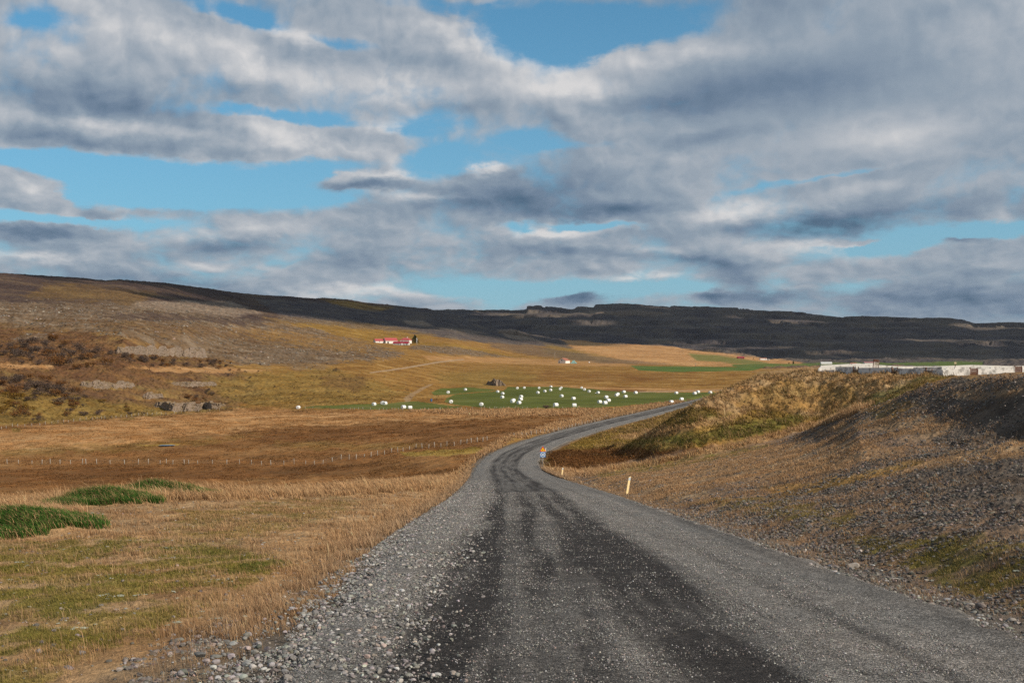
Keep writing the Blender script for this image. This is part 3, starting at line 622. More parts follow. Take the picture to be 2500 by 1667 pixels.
RCOL = RCOL * (1 + .22 * fbm(RX * 5, RY * 2.5, 3, 65)[..., None])
nr = len(rows); ri = np.arange(nr * nl, dtype=np.int32).reshape(nr, nl)
rq = np.stack([ri[:-1, :-1], ri[:-1, 1:], ri[1:, 1:], ri[1:, :-1]], -1).reshape(-1, 4)
m, t = mat('road_gravel'); p = obj_pos(t)
def voro(scale, out='Color', feat='F1'):
    n = t.node('ShaderNodeTexVoronoi', feature=feat); t.put(n.inputs['Vector'], p); n.inputs['Scale'].default_value = scale
    return n.outputs[out]
def chan(col):
    n = t.node('ShaderNodeSeparateColor'); t.put(n.inputs[0], col); return n.outputs[0]
a1 = t.m('POWER', chan(voro(48)), 3.0); a2 = t.m('POWER', chan(voro(115)), 2.4); a3 = chan(voro(17))
nz = t.noise(p, 2.0, 4, .6)
val = t.m('ADD', t.m('MULTIPLY_ADD', a1, 1.7, .20), t.m('MULTIPLY_ADD', a2, 1.1, t.m('MULTIPLY', a3, .22)))
val = t.m('MULTIPLY', val, t.m('MULTIPLY_ADD', nz, .7, .65))
t.put(t.b.inputs['Base Color'], t.vm('MULTIPLY', attr(t), t.xyz(val, val, val)))
bn = t.node('ShaderNodeBump'); bn.inputs['Strength'].default_value = .9; bn.inputs['Distance'].default_value = .018; bn.invert = True
t.put(bn.inputs['Height'], t.m('ADD', voro(48, 'Distance'), t.m('MULTIPLY', voro(115, 'Distance'), .5))); t.put(t.b.inputs['Normal'], bn.outputs[0])
M_road = m
me = np_mesh('road', np.stack([RX, RY, RZ], -1).reshape(-1, 3), [rq], RCOL.reshape(-1, 3), True)
tag(link('road', me, M_road), 'winding grey gravel road with dark wheel tracks', 'road', kind='structure')

# ------------------------------------------------------------------ loose stones
def ico(sub=0, jit=.25, seed=0):
    r = np.random.default_rng(seed); ph_ = (1 + 5 ** .5) / 2
    v = np.array([(-1,ph_,0),(1,ph_,0),(-1,-ph_,0),(1,-ph_,0),(0,-1,ph_),(0,1,ph_),(0,-1,-ph_),(0,1,-ph_),(ph_,0,-1),(ph_,0,1),(-ph_,0,-1),(-ph_,0,1)], float)
    f = [(0,11,5),(0,5,1),(0,1,7),(0,7,10),(0,10,11),(1,5,9),(5,11,4),(11,10,2),(10,7,6),(7,1,8),(3,9,4),(3,4,2),(3,2,6),(3,6,8),(3,8,9),(4,9,5),(2,4,11),(6,2,10),(8,6,7),(9,8,1)]
    v /= np.linalg.norm(v[0])
    for _ in range(sub):
        cache = {}; v = list(v); nf = []
        def mid(a, b):
            k = (min(a, b), max(a, b))
            if k not in cache: q = v[a] + v[b]; v.append(q / np.linalg.norm(q)); cache[k] = len(v) - 1
            return cache[k]
        for a, b, c in f:
            x, y, z = mid(a, b), mid(b, c), mid(c, a); nf += [(a,x,z),(b,y,x),(c,z,y),(x,y,z)]
        f = nf; v = np.array(v)
    # a worn pebble: flat chips cut off a lumpy ball
    for _ in range(7):
        n = r.normal(size=3); n /= np.linalg.norm(n); h = r.uniform(.55, .9)
        dd = v @ n; v = v - np.outer(np.maximum(dd - h, 0), n)
    v = v * (1 + jit * (r.random((len(v), 1)) - .5)) * np.array([1, r.uniform(.65, .95), r.uniform(.45, .75)])
    return v.astype(f32), np.array(f, np.int32)
def scatter(protos, pos, size, col, seed=0, tilt=.4):
    """many copies of a few shapes as one mesh"""
    r = np.random.default_rng(seed); n = len(pos)
    which = r.integers(0, len(protos), n); yaw = r.random(n) * 6.283; tl = (r.random(n) - .5) * tilt * 2
    Vs, Fs, Cs, off = [], [], [], 0
    for k, (pv, pf) in enumerate(protos):
        s = which == k; m_ = int(s.sum())
        if not m_: continue
        v = pv[None] * size[s][:, None, None]
        ct, st = np.cos(tl[s])[:, None], np.sin(tl[s])[:, None]
        x, y, z = v[..., 0], v[..., 1], v[..., 2]
        y, z = y * ct - z * st, y * st + z * ct
        c_, s_ = np.cos(yaw[s])[:, None], np.sin(yaw[s])[:, None]
        v = np.stack([x * c_ - y * s_, x * s_ + y * c_, z], -1) + pos[s][:, None, :]
        Vs.append(v.reshape(-1, 3)); nv = len(pv)
        Fs.append((pf[None] + (np.arange(m_) * nv)[:, None, None] + off).reshape(-1, 3)); off += m_ * nv
        Cs.append(np.repeat(col[s], nv, 0))
    return np.concatenate(Vs), np.concatenate(Fs), np.concatenate(Cs)
m, t = mat('stone'); p = obj_pos(t)
n_ = t.m('MULTIPLY_ADD', t.noise(p, 60, 4, .6), .9, .55)
t.put(t.b.inputs['Base Color'], t.vm('MULTIPLY', attr(t), t.xyz(n_, n_, n_))); M_stone = m
small = [ico(0, .3, k) for k in range(10)]; mids = [ico(1, .14, 40 + k) for k in range(12)]
def stone_col(n, r, base=.2):
    v = base * np.exp(r.normal(0, .38, n))[:, None]
    tint = np.where(r.random((n, 1)) < .12, np.array([[1.15, .95, .86]]), np.array([[1.02, .98, .93]]))
    return np.clip(v * tint * (1 + r.normal(0, .04, (n, 3))), .02, .5)
def rz_at(t_, d):
    return road_z(d) - .012 * np.abs(t_) + .05 * g_(t_, -2.9, .5) - .16 * sstep(np.abs(t_), HW * .93, HW)
r = np.random.default_rng(3)
def road_stones(n, d0, d1, keep, smin, smax, grow_=.0):
    d = np.exp(r.uniform(math.log(d0), math.log(d1), n)); t_ = r.uniform(-HW - .05, HW + .25, n)
    k = (r.random(n) < keep(t_, d)) & (t_ > -HW + .80 * sstep(d, 30, 9) - .05 + .4 * fbm(d * .9, d * 0, 3, 41)); d, t_ = d[k], t_[k]; n = len(d)
    sz = (smin + (smax - smin) * r.random(n) ** 3.2) * (d / 9) ** grow_
    x = road_x(d) + t_
    return np.stack([x, d, rz_at(t_, d) + sz * .12], -1), sz
clump = lambda t_, d, s: np.clip(.55 + 1.1 * fbm(d * s, t_ * s, 3, 71), 0, 1)
p1, s1 = road_stones(420000, 7.2, 60, lambda t_, d: (1 - .78 * road_dark(t_, d)) * clump(t_, d, 1.3) * .7, .0045, .0135, .35)
p2, s2 = road_stones(115000, 7.2, 90, lambda t_, d: (sstep(t_, -1.0, -2.6) * sstep(t_, -1.2, -2.6) * .85 + .05 * sstep(t_, 3.4, 4.1)) * clump(t_, d, .8), .010, .036, .15)
p3, s3 = road_stones(9000, 7.2, 110, lambda t_, d: sstep(t_, -2.2, -3.9) * .8 + .55 * sstep(t_, 3.7, 4.2), .018, .052, .1)
Vv, Ff, Cc = scatter(small, p1, s1, stone_col(len(p1), r, .21), 1)
me = np_mesh('gravel', Vv, [Ff], Cc); tag(link('gravel', me, M_stone), 'fine pale gravel strewn over the road', 'gravel', kind='stuff')
vt = r.uniform(HW - .45, HW + 1.5, 16000) * np.where(r.random(16000) < .55, -1, 1); vd = np.exp(r.uniform(math.log(7.5), math.log(120), 16000))
vk = r.random(16000) < np.exp(-np.abs(np.abs(vt) - HW) / .55) * np.where(vt < 0, .9, 1); vt = vt + np.where(vt < 0, .72 * sstep(vd, 30, 9), 0); vt, vd = vt[vk], vd[vk]; vx = road_x(vd) + vt
s4 = .009 + .040 * r.random(len(vt)) ** 3.5
p4 = np.stack([vx, vd, np.where(np.abs(vt) > HW * .95, bil(Z, vx, vd), rz_at(vt, vd)) + s4 * .12], -1)
p2 = np.concatenate([p2, p4]); s2 = np.concatenate([s2, s4])
pp = np.concatenate([p2, p3]); sz = np.concatenate([s2, s3])
Vv, Ff, Cc = scatter(mids, pp, sz, stone_col(len(pp), r, .20), 2)
me = np_mesh('coarse_gravel', Vv, [Ff], Cc); tag(link('coarse_gravel', me, M_stone), 'coarse grey stones banked along the road edges', 'gravel', kind='stuff')

# ------------------------------------------------------------------ sampling the ground
AREA = (np.gradient(D)[:, None] * (D[:, None] / F) * np.gradient(PXC)[None, :])
FULLT = aT; OFFROAD = (FULLT > HW - .15) | (Yd > 680)
def sample(M, n, seed=0):
    r = np.random.default_rng(seed); W = (M * AREA * OFFROAD).ravel(); cs = np.cumsum(W)
    k = np.searchsorted(cs, r.random(n) * cs[-1]); k = np.clip(k, 0, NR * NC - 1)
    i, j = k // NC, k % NC
    d = D[i] * np.exp((r.random(n) - .5) * np.gradient(LD)[i]); px = PXC[j] + (r.random(n) - .5) * np.gradient(PXC)[j]
    x = (px - 1250) / F * d
    return np.stack([x, d, bil(Z, x, d)], -1), COL[i, j]
def band(a, b): return (Yd > a) & (Yd < b)
GR = {k: MASK.get(k, np.zeros((NR, NC), f32)) for k in PAL}
vis = (PX > -400) & (PX < 2900)
# stones on the slopes: gravel spur, stony ground, left bank
lod = 1 / np.maximum(Yd, 8)
q, c_ = sample((GR['gravel'] * 1.0 + GR['stony'] * .55 + (GR['stony'] + GR['moss'] * .4 + GR['turf'] * .4) * 1.2 * (Yd < 42)) * band(9, 120) * vis * (PX > 1250) * lod * np.clip(.45 + 1.1 * fbm(X / 1.8, Yd / 1.8, 3, 83), .05, 1), 130000, 5)
sz = (.012 + .05 * r.random(len(q)) ** 4) * (q[:, 1] / 25) ** .4
q[:, 2] += sz * .15
Vv, Ff, Cc = scatter(small, q, sz, stone_col(len(q), r, .115) * np.array([1, .93, .87]), 6)
me = np_mesh('slope_stones', Vv, [Ff], Cc); tag(link('slope_stones', me, M_stone), 'loose dark stones covering the slope right of the road', 'stones', kind='stuff')
q, c_ = sample((GR['gravel'] * 1.2 + GR['turf'] * .03 + GR['moss'] * .02 + GR['pale'] * .01) * band(7, 60) * vis * (PX < 1250) * lod * np.clip(.4 + 1.2 * fbm(X / .9, Yd / .9, 3, 84), .03, 1), 7500, 7)
sz = (.009 + .042 * r.random(len(q)) ** 4); q[:, 2] += sz * .1
Vv, Ff, Cc = scatter(mids, q, sz, stone_col(len(q), r, .165) * np.array([1.03, .95, .89]), 8)
me = np_mesh('bank_stones', Vv, [Ff], Cc); tag(link('bank_stones', me, M_stone), 'grey stones half sunk in the grassy bank left of the road', 'stones', kind='stuff')
# pale reindeer-lichen crusts
q, c_ = sample((GR['moss'] + GR['turf'] * .6 + GR['stony'] * .35) * band(8, 75) * vis * np.clip(fbm(X / 1.4, Yd / 1.4, 3, 81) * 3 - .6, 0, 1) * lod, 1300, 9)
sz = .015 + .05 * r.random(len(q)) ** 2; q[:, 2] += .008
fl = [(v * np.array([1, .8, .22], f32), f) for v, f in [ico(1, .7, 90 + k) for k in range(6)]]
Vv, Ff, Cc = scatter(fl, q, sz, np.array([[.36, .37, .29]]) * (.7 + .5 * r.random((len(q), 1))), 10, .2)
me = np_mesh('lichen', Vv, [Ff], Cc); tag(link('lichen', me, M_stone), 'pale lichen crusts on the mossy verges', 'lichen', kind='stuff')

# ------------------------------------------------------------------ grass
m, t = mat('grass_blades')
t.put(t.b.inputs['Base Color'], attr(t)); t.b.inputs['Specular IOR Level'].default_value = .15
tr = t.node('ShaderNodeBsdfTranslucent'); t.put(tr.inputs[0], attr(t))
mx = t.node('ShaderNodeMixShader'); mx.inputs[0].default_value = .38
t.l.new(t.b.outputs[0], mx.inputs[1]); t.l.new(tr.outputs[0], mx.inputs[2]); t.l.new(mx.outputs[0], t.out.inputs[0])
M_grass = m
WIND = np.array([-.92, .25])       # the wind blows from the right
def blades(pos, h, wd, col, lean, seed=0, wind=.7):
    r = np.random.default_rng(seed); n = len(pos)
    yaw = r.random(n) * 6.283; wv = np.stack([np.cos(yaw), np.sin(yaw), np.zeros(n)], -1) * (wd * .5)[:, None]
    la = r.normal(0, 1, (n, 2)) * .45 + WIND * wind; la = la * (lean * h)[:, None]
    l3 = np.concatenate([la, np.zeros((n, 1))], 1)
    drop = np.minimum(np.linalg.norm(la, axis=1) * .35, h * .45)
    up = np.zeros((n, 3)); up[:, 2] = 1
    mid = pos + up * (h * .58)[:, None] + l3 * .30; tip = pos + up * (h - drop)[:, None] + l3
    V = np.stack([pos - wv, pos + wv, mid - wv * .75, mid + wv * .75, tip], 1)
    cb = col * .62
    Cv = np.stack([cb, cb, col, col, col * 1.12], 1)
    b = np.arange(n, dtype=np.int32)[:, None] * 5
    return V.reshape(-1, 3), b + np.array([[0, 1, 3, 2]], np.int32), b + np.array([[2, 3, 4]], np.int32), Cv.reshape(-1, 3)
def grass(name, label, M, n, per, spread, h0, h1, wk, lean, seed, tint=None, wind=.7, cvar=.25, mixc=.5):
    q, c = sample(M, n, seed); r = np.random.default_rng(seed + 100)
    size = np.exp(r.normal(0, .3, n))
    d = np.repeat(q, per, 0); c = np.repeat(c, per, 0); cs = np.repeat(size, per)
    th = r.random(n * per) * 6.283; rr = spread * np.sqrt(r.random(n * per)) * cs
    d[:, 0] += np.cos(th) * rr; d[:, 1] += np.sin(th) * rr; d[:, 2] = bil(Z, d[:, 0], d[:, 1]) - .01
    tt = np.abs((d[:, 0] - road_x(np.clip(d[:, 1], 0, 690))) * road_cos(np.clip(d[:, 1], 0, 689)))
    tt = tt + np.where(d[:, 0] < road_x(np.clip(d[:, 1], 0, 690)), .72 * sstep(d[:, 1], 30, 9), 0)
    ok = (tt > HW - .1) | (d[:, 1] > 680); d, c, cs = d[ok], c[ok], cs[ok]; k = len(d)
    h = (h0 + (h1 - h0) * r.random(k)) * cs
    if tint is not None: c = c * (1 - mixc) + np.array(tint)[r.integers(0, len(tint), k)] * mixc
    c = np.clip(c * np.exp(r.normal(0, cvar, k))[:, None], .01, .75)
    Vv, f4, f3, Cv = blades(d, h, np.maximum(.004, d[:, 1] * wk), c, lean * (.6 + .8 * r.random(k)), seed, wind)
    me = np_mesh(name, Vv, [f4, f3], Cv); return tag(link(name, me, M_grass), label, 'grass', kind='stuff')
DRY = [(.53,.335,.175),(.45,.275,.14),(.60,.41,.235),(.36,.20,.105)]
OLV = [(.20,.17,.04),(.28,.21,.06),(.14,.13,.03),(.36,.25,.09)]
left = PX < 1290
patch = lambda s, seed, a, b: sstep(fbm(X / s, Yd / s, 4, seed), a, b)
grass('short_grass', 'short dry grass tufts on the bank left of the road', (GR['turf'] + .35 * GR['moss'] + .9 * GR['gravel']) * band(8, 90) * vis * left * (.12 + patch(1.7, 90, -.1, .45)) * lod, 8000, 14, .14, .04, .15, .00045, .5, 1, DRY)
grass('moss_grass', 'low olive moss and grass on the left verge', (GR['moss'] + GR['green']) * band(8, 70) * vis * left * lod, 9000, 12, .16, .02, .06, .0006, .6, 2, OLV, mixc=.45)
grass('tall_pale_grass', 'tall pale grass leaning along the crest of the left bank', GR['pale'] * band(14, 130) * vis * left * lod * (.25 + patch(3, 91, -.2, .4)) * ~((X < -12.6) & (X > -16.6) & (((Yd > 39) & (Yd < 41.2)) | ((Yd > 45.3) & (Yd < 47.4)))) , 9000, 14, .25, .18, .46, .0005, .75, 3, DRY, wind=1.0, mixc=.6)
edge_m = sstep(T - NARROW, -HW - 1.6, -HW - .5) * (T - NARROW < -HW + .1)
grass('verge_grass', 'dry grass fringing the left edge of the road', edge_m * band(12, 150) * lod * (.12 + patch(1.8, 92, -.05, .4)), 3600, 12, .14, .05, .19, .0005, .55, 4, DRY, mixc=.7)
right = PX >= 1290
grass('slope_grass', 'sparse dry grass on the stony slope right of the road', (GR['turf'] + .5 * GR['stony'] + .3 * GR['ochre'] + .30 * GR['gravel']) * (.35 + .65 * sstep(Yd, 30, 48)) * band(12, 130) * vis * right * patch(3, 93, -.35, .4) * lod, 26000, 10, .18, .03, .11, .0005, .5, 5, DRY, mixc=.55)
grass('slope_moss', 'green moss cushions on the stony slope', (GR['moss'] + GR['green']) * band(12, 130) * vis * right * lod, 6000, 12, .15, .02, .06, .0006, .5, 6, OLV, mixc=.4)
grass('spur_grass', 'pale grass along the rim of the gravel spur', GR['pale'] * band(60, 135) * vis * right, 7000, 12, .35, .14, .36, .0006, .6, 7, DRY, mixc=.65)
grass('mound_grass', 'tall tan and olive tussocks on the embankment', (GR['turf'] + GR['olive'] + GR['ochre'] + GR['pale'] + .6 * GR['green'] + .5 * GR['gold']) * band(128, 345) * (PX > 1450) * vis * (.25 + patch(3, 95, -.3, .3)), 15000, 12, .5, .18, .5, .0005, .75, 8, OLV + DRY + DRY, mixc=.45, cvar=.3)
grass('hollow_grass', 'green and russet tufts in the hollow', (GR['bog'] + GR['green'] + GR['gold'] + GR['olive']) * band(120, 260) * (PX > 1290) * vis, 9000, 8, .5, .12, .35, .0006, .6, 9, None, cvar=.28)
grass('roadside_pale_grass', 'pale dry grass beside the far road and field fence', GR['pale'] * band(135, 480) * vis, 9000, 9, .5, .3, .6, .0006, .6, 10, DRY, mixc=.6)
grass('field_grass', 'rough tan and brown grass over the wet field', (GR['tan'] + GR['brown'] * .8 + GR['bog'] * .6 + GR['gold'] + GR['olive'] * .7) * band(125, 420) * (PX < 1520) * vis / np.maximum(Yd, 100) * patch(9, 96, -.4, .3), 30000, 6, .5, .05, .18, .0007, .6, 11, None, cvar=.16)

# ------------------------------------------------------------------ small building kit
class MB:
    def __init__(s): s.v = []; s.f = []
    def add(s, vs, fs):
        o = len(s.v); s.v += [tuple(map(float, v)) for v in vs]; s.f += [tuple(i + o for i in f) for f in fs]
    def box(s, c, size, rz=0, rx=0, ry=0):
        hx, hy, hz = [q / 2 for q in size]
        vs = np.array([(x, y, z) for x in (-hx, hx) for y in (-hy, hy) for z in (-hz, hz)])
        for ang, a, b in ((rx, 1, 2), (ry, 2, 0), (rz, 0, 1)):
            if ang:
                ca, sa = math.cos(ang), math.sin(ang); va, vb = vs[:, a].copy(), vs[:, b].copy()
                vs[:, a] = va * ca - vb * sa; vs[:, b] = va * sa + vb * ca
        s.add(vs + np.array(c), [(0,1,3,2),(4,6,7,5),(0,4,5,1),(2,3,7,6),(0,2,6,4),(1,5,7,3)])
    def tube(s, p0, p1, r0, r1=None, n=8):
        r1 = r0 if r1 is None else r1
        p0, p1 = np.array(p0, float), np.array(p1, float); d = p1 - p0; d /= np.linalg.norm(d)
        a = np.cross(d, (0, 0, 1) if abs(d[2]) < .9 else (1, 0, 0)); a /= np.linalg.norm(a); b = np.cross(d, a)
        vs = []
        for p, r_ in ((p0, r0), (p1, r1)):
            for k in range(n):
                th = 2 * math.pi * k / n; vs.append(p + (a * math.cos(th) + b * math.sin(th)) * r_)
        s.add(vs, [(k, (k+1) % n, n + (k+1) % n, n + k) for k in range(n)] + [tuple(range(n))[::-1], tuple(range(n, 2*n))])
    def prism(s, pts, depth, plane='xz', at=0.0):
        """an outline given thickness; plane xz: y runs from at to at+depth"""
        n = len(pts); vs = []
        for d in (at, at + depth):
            for (x, z) in pts: vs.append((x, d, z) if plane == 'xz' else (d, x, z))
        s.add(vs, [tuple(range(n)), tuple(range(2*n-1, n-1, -1))] + [(k, k + n, (k+1) % n + n, (k+1) % n) for k in range(n)])
    def build(s, name, mat_, parent=None, smooth=False, bevel=0):
        me = bpy.data.meshes.new(name); me.from_pydata(s.v, [], s.f); me.update()
        import bmesh
        b = bmesh.new(); b.from_mesh(me); bmesh.ops.recalc_face_normals(b, faces=b.faces)
        if bevel: bmesh.ops.bevel(b, geom=list(b.edges), offset=bevel, segments=2, affect='EDGES', profile=.6)
        b.to_mesh(me); b.free()
        if smooth: me.polygons.foreach_set('use_smooth', [True] * len(me.polygons))
        return link(name, me, mat_, parent)
def paint(name, col, col2=None, amt=.5, scale=3.0, rough=.8, spec=.2, lo=.45, hi=.62):
    m, t = mat(name); p = obj_pos(t)
    n = t.smooth(t.noise(p, scale, 6, .65), lo, hi)
    c2 = col2 or tuple(c * .6 for c in col)
    base = t.mix(t.m('MULTIPLY', n, amt), col, c2)
    v = t.m('MULTIPLY_ADD', t.noise(p, scale * 9, 3, .6), .4, .8)
    t.put(t.b.inputs['Base Color'], t.vm('MULTIPLY', base, t.xyz(v, v, v)))
    t.b.inputs['Roughness'].default_value = rough; t.b.inputs['Specular IOR Level'].default_value = spec
    return m
M_wood = paint('weathered_wood', (.34,.30,.25), (.20,.165,.13), .8, 5)
M_darkwood = paint('dark_wood', (.075,.050,.035), (.03,.022,.018), .7, 6)
M_brownwood = paint('red_brown_wood', (.13,.055,.035), (.06,.03,.022), .7, 6)
M_wire = paint('wire', (.30,.28,.26), None, .3, 8)
M_yellow = paint('yellow_plastic', (.84,.64,.32), (.82,.69,.45), .6, 6, .55, .3)
M_refl = paint('reflector', (.55,.62,.68), None, .3, 20, .25, .6)
M_steel = paint('galvanised_steel', (.40,.39,.38), (.27,.26,.25), .6, 6, .45, .5)
M_red = paint('sign_red', (.62,.035,.012), (.55,.03,.01), .4, 9, .4, .4)
M_signy = paint('sign_yellow', (.82,.52,.01), None, .15, 9, .4, .4)
M_black = paint('sign_black', (.012,.012,.012), None, .2, 9, .4, .4)
M_blue = paint('sign_blue', (.010,.15,.42), None, .2, 9, .4, .4)
M_white = paint('sign_white', (.78,.78,.76), None, .1, 9, .4, .4)
M_wrap = paint('bale_wrap', (.82,.82,.80), (.68,.69,.70), .5, 2.2, .35, .5)
M_wrapt = paint('turquoise_wrap', (.22,.50,.52), (.32,.60,.62), .6, 2.2, .4, .4)
M_wallw = paint('white_wall', (.78,.75,.70), (.55,.53,.50), .5, .8)
M_roofr = paint('red_roof', (.42,.085,.085), (.36,.09,.09), .7, .5, .6)
M_roofd = paint('crimson_roof', (.28,.03,.048), (.24,.04,.05), .7, .5, .6)
M_rust = paint('rusty_roof', (.30,.105,.065), (.44,.22,.16), .8, .7, .7)
M_dark = paint('dark_opening', (.02,.02,.022), None, .3, 3)
M_redwall = paint('red_wall', (.24,.035,.035), (.16,.03,.03), .6, .7)
M_whitewash = paint('whitewashed_concrete', (.56,.55,.525), (.27,.255,.24), .95, 1.1, .9, .1, .52, .66)
M_concrete = paint('painted_concrete', (.66,.645,.615), (.28,.27,.255), .9, 1.1, .9, .1, .46, .60)
M_trunk = paint('bark', (.09,.07,.055), None, .5, 4)

# ------------------------------------------------------------------ marker posts
def marker_post(px, py, top_dx, label):
    p = hit(px, py); ppm = F / p[1]
    e = empty('marker_post', (p[0], p[1], gz(p[0], p[1]) - .05)); tag(e, label, 'marker post', 'yellow posts along the right road edge')
    lean = math.atan(top_dx / ppm)
    b = MB(); b.prism([(-.06, 0), (.06, 0), (.065, 1.06), (-.065, .98)], .035)
    body = b.build('post_body', M_yellow, e, bevel=.004)
    rr = MB(); rr.prism([(-.052, .84), (.052, .84), (.055, 1.02), (-.055, .955)], .006, at=-.008); rr.build('reflector', M_refl, e)
    rb = MB(); rb.box((0, .017, .03), (.136, .05, .06)); rb.build('base_sleeve', M_brownwood, e)
    e.rotation_euler = (0, lean, R(24))
marker_post(1530, 1208, 9, 'nearest and largest yellow road marker post, leaning slightly right')
marker_post(1371, 1167, 3.5, 'middle yellow marker post in grass between the sign and the nearest post')
marker_post(1330, 1109, 3, 'small distant yellow marker post half hidden behind the triangular road sign')

# ------------------------------------------------------------------ road sign
p = hit(1325, 1147); sg = empty('road_sign', (p[0], p[1], gz(*p[:2]) - .1)); sg.rotation_euler = (0, 0, R(12)); tag(sg, 'blue and yellow curve warning sign with 60 plate on a grey pole', 'road sign')
b = MB(); b.tube((0, 0, 0), (0, 0, 2.95), .035, n=12); b.build('pole', M_steel, sg, True)
def tri(r_): return [(r_ * math.sin(a), r_ * math.cos(a)) for a in (0, R(120), R(240))]
def rounded(pts, rad, n=4):
    out = []; k = len(pts)
    for i in range(k):
        a, b_, c = np.array(pts[i-1]), np.array(pts[i]), np.array(pts[(i+1) % k])
        u = (a - b_) / np.linalg.norm(a - b_); v = (c - b_) / np.linalg.norm(c - b_)
        for j in range(n + 1):
            s_ = j / n; out.append(tuple(b_ + u * rad * (1 - s_) ** 2 + v * rad * s_ ** 2))
    return out
tr_ = MB(); tr_.prism([(x, z + 2.50) for x, z in rounded(tri(.43), .05)], .012, at=-.055); plate = tr_.build('warning_triangle', M_red, sg)
ty_ = MB(); ty_.prism([(x, z + 2.49) for x, z in rounded(tri(.285), .02)], .004, at=-.060); ty_.build('yellow_field', M_signy, plate)
ar = MB()
for k in range(9):     # bend arrow
    a0, a1 = R(180 - k * 11), R(180 - (k + 1) * 11)
    c0 = (.035 + .085 * math.cos(a0), 2.465 + .085 * math.sin(a0)); c1 = (.035 + .085 * math.cos(a1), 2.465 + .085 * math.sin(a1))
    o0 = (.035 + .045 * math.cos(a0), 2.465 + .045 * math.sin(a0)); o1 = (.035 + .045 * math.cos(a1), 2.465 + .045 * math.sin(a1))
    ar.prism([c0, c1, o1, o0], .003, at=-.064)
ar.prism([(-.05, 2.38), (-.01, 2.38), (-.01, 2.466), (-.05, 2.466)], .003, at=-.064)
ar.prism([(.04, 2.575), (.095, 2.53), (.04, 2.485)], .003, at=-.064)
ar.build('curve_arrow', M_black, plate)
sq = MB(); sq.prism(rounded([(-.33, 1.60), (.33, 1.60), (.33, 2.26), (-.33, 2.26)], .03), .012, at=-.055); sp_ = sq.build('speed_plate', M_blue, sg)
rg = MB(); nseg = 40
for k in range(nseg):
    a0, a1 = 2 * math.pi * k / nseg, 2 * math.pi * (k + 1) / nseg
    rg.prism([(.30*math.cos(a0), 1.93+.30*math.sin(a0)), (.30*math.cos(a1), 1.93+.30*math.sin(a1)), (.245*math.cos(a1), 1.93+.245*math.sin(a1)), (.245*math.cos(a0), 1.93+.245*math.sin(a0))], .004, at=-.060)
rg.build('white_ring', M_white, sp_)
cu = bpy.data.curves.new('numerals', 'FONT'); cu.body = '60'; cu.size = .33; cu.align_x = 'CENTER'; cu.align_y = 'CENTER'; cu.extrude = .002; cu.offset = .008
tmp = bpy.data.objects.new('numerals', cu); C.objects.link(tmp)
dg = bpy.context.evaluated_depsgraph_get(); me = bpy.data.meshes.new_from_object(tmp.evaluated_get(dg)); me.name = 'numerals'
bpy.data.objects.remove(tmp); no = link('numerals', me, None, sp_); me.materials.clear(); me.materials.append(M_white)
no.location = (0, -.061, 1.93); no.rotation_euler = (R(90), 0, 0)
for k, z in enumerate((2.5, 1.93)):
    cl = MB(); cl.box((0, -.028, z), (.12, .034, .04)); cl.build('clamp', M_steel, sg)

# ------------------------------------------------------------------ white bales on the mown field
def bale_mesh(name, seed, mat_):
    r = np.random.default_rng(seed); nu = 28
    prof = [(-.60, 0), (-.60, .30), (-.597, .48), (-.57, .555), (-.50, .595), (-.3, .605), (0, .608), (.3, .605), (.50, .595), (.57, .555), (.597, .48), (.60, .30), (.60, 0)]
    vs, fs = [], []
    for i, (x, rad) in enumerate(prof):
        for k in range(nu):
            th = 2 * math.pi * k / nu
            rr = rad * (1 + .012 * math.sin(3 * th + seed) + .008 * r.normal())
            y, z = rr * math.cos(th), rr * math.sin(th)
            z = max(z, -.50)                                   # sagged flat where it rests
            vs.append((x + .008 * r.normal(), y, z * .97 + .49))
    for i in range(len(prof) - 1):
        for k in range(nu): fs.append((i*nu+k, i*nu+(k+1) % nu, (i+1)*nu+(k+1) % nu, (i+1)*nu+k))
    me = bpy.data.meshes.new(name); me.from_pydata(vs, [], fs); me.update()
    import bmesh
    b = bmesh.new(); b.from_mesh(me); bmesh.ops.remove_doubles(b, verts=b.verts, dist=.001); bmesh.ops.recalc_face_normals(b, faces=b.faces); b.to_mesh(me); b.free()
    me.polygons.foreach_set('use_smooth', [True] * len(me.polygons)); me.materials.append(mat_); return me
BM = [bale_mesh('hay_bale', k, M_wrap) for k in range(4)]
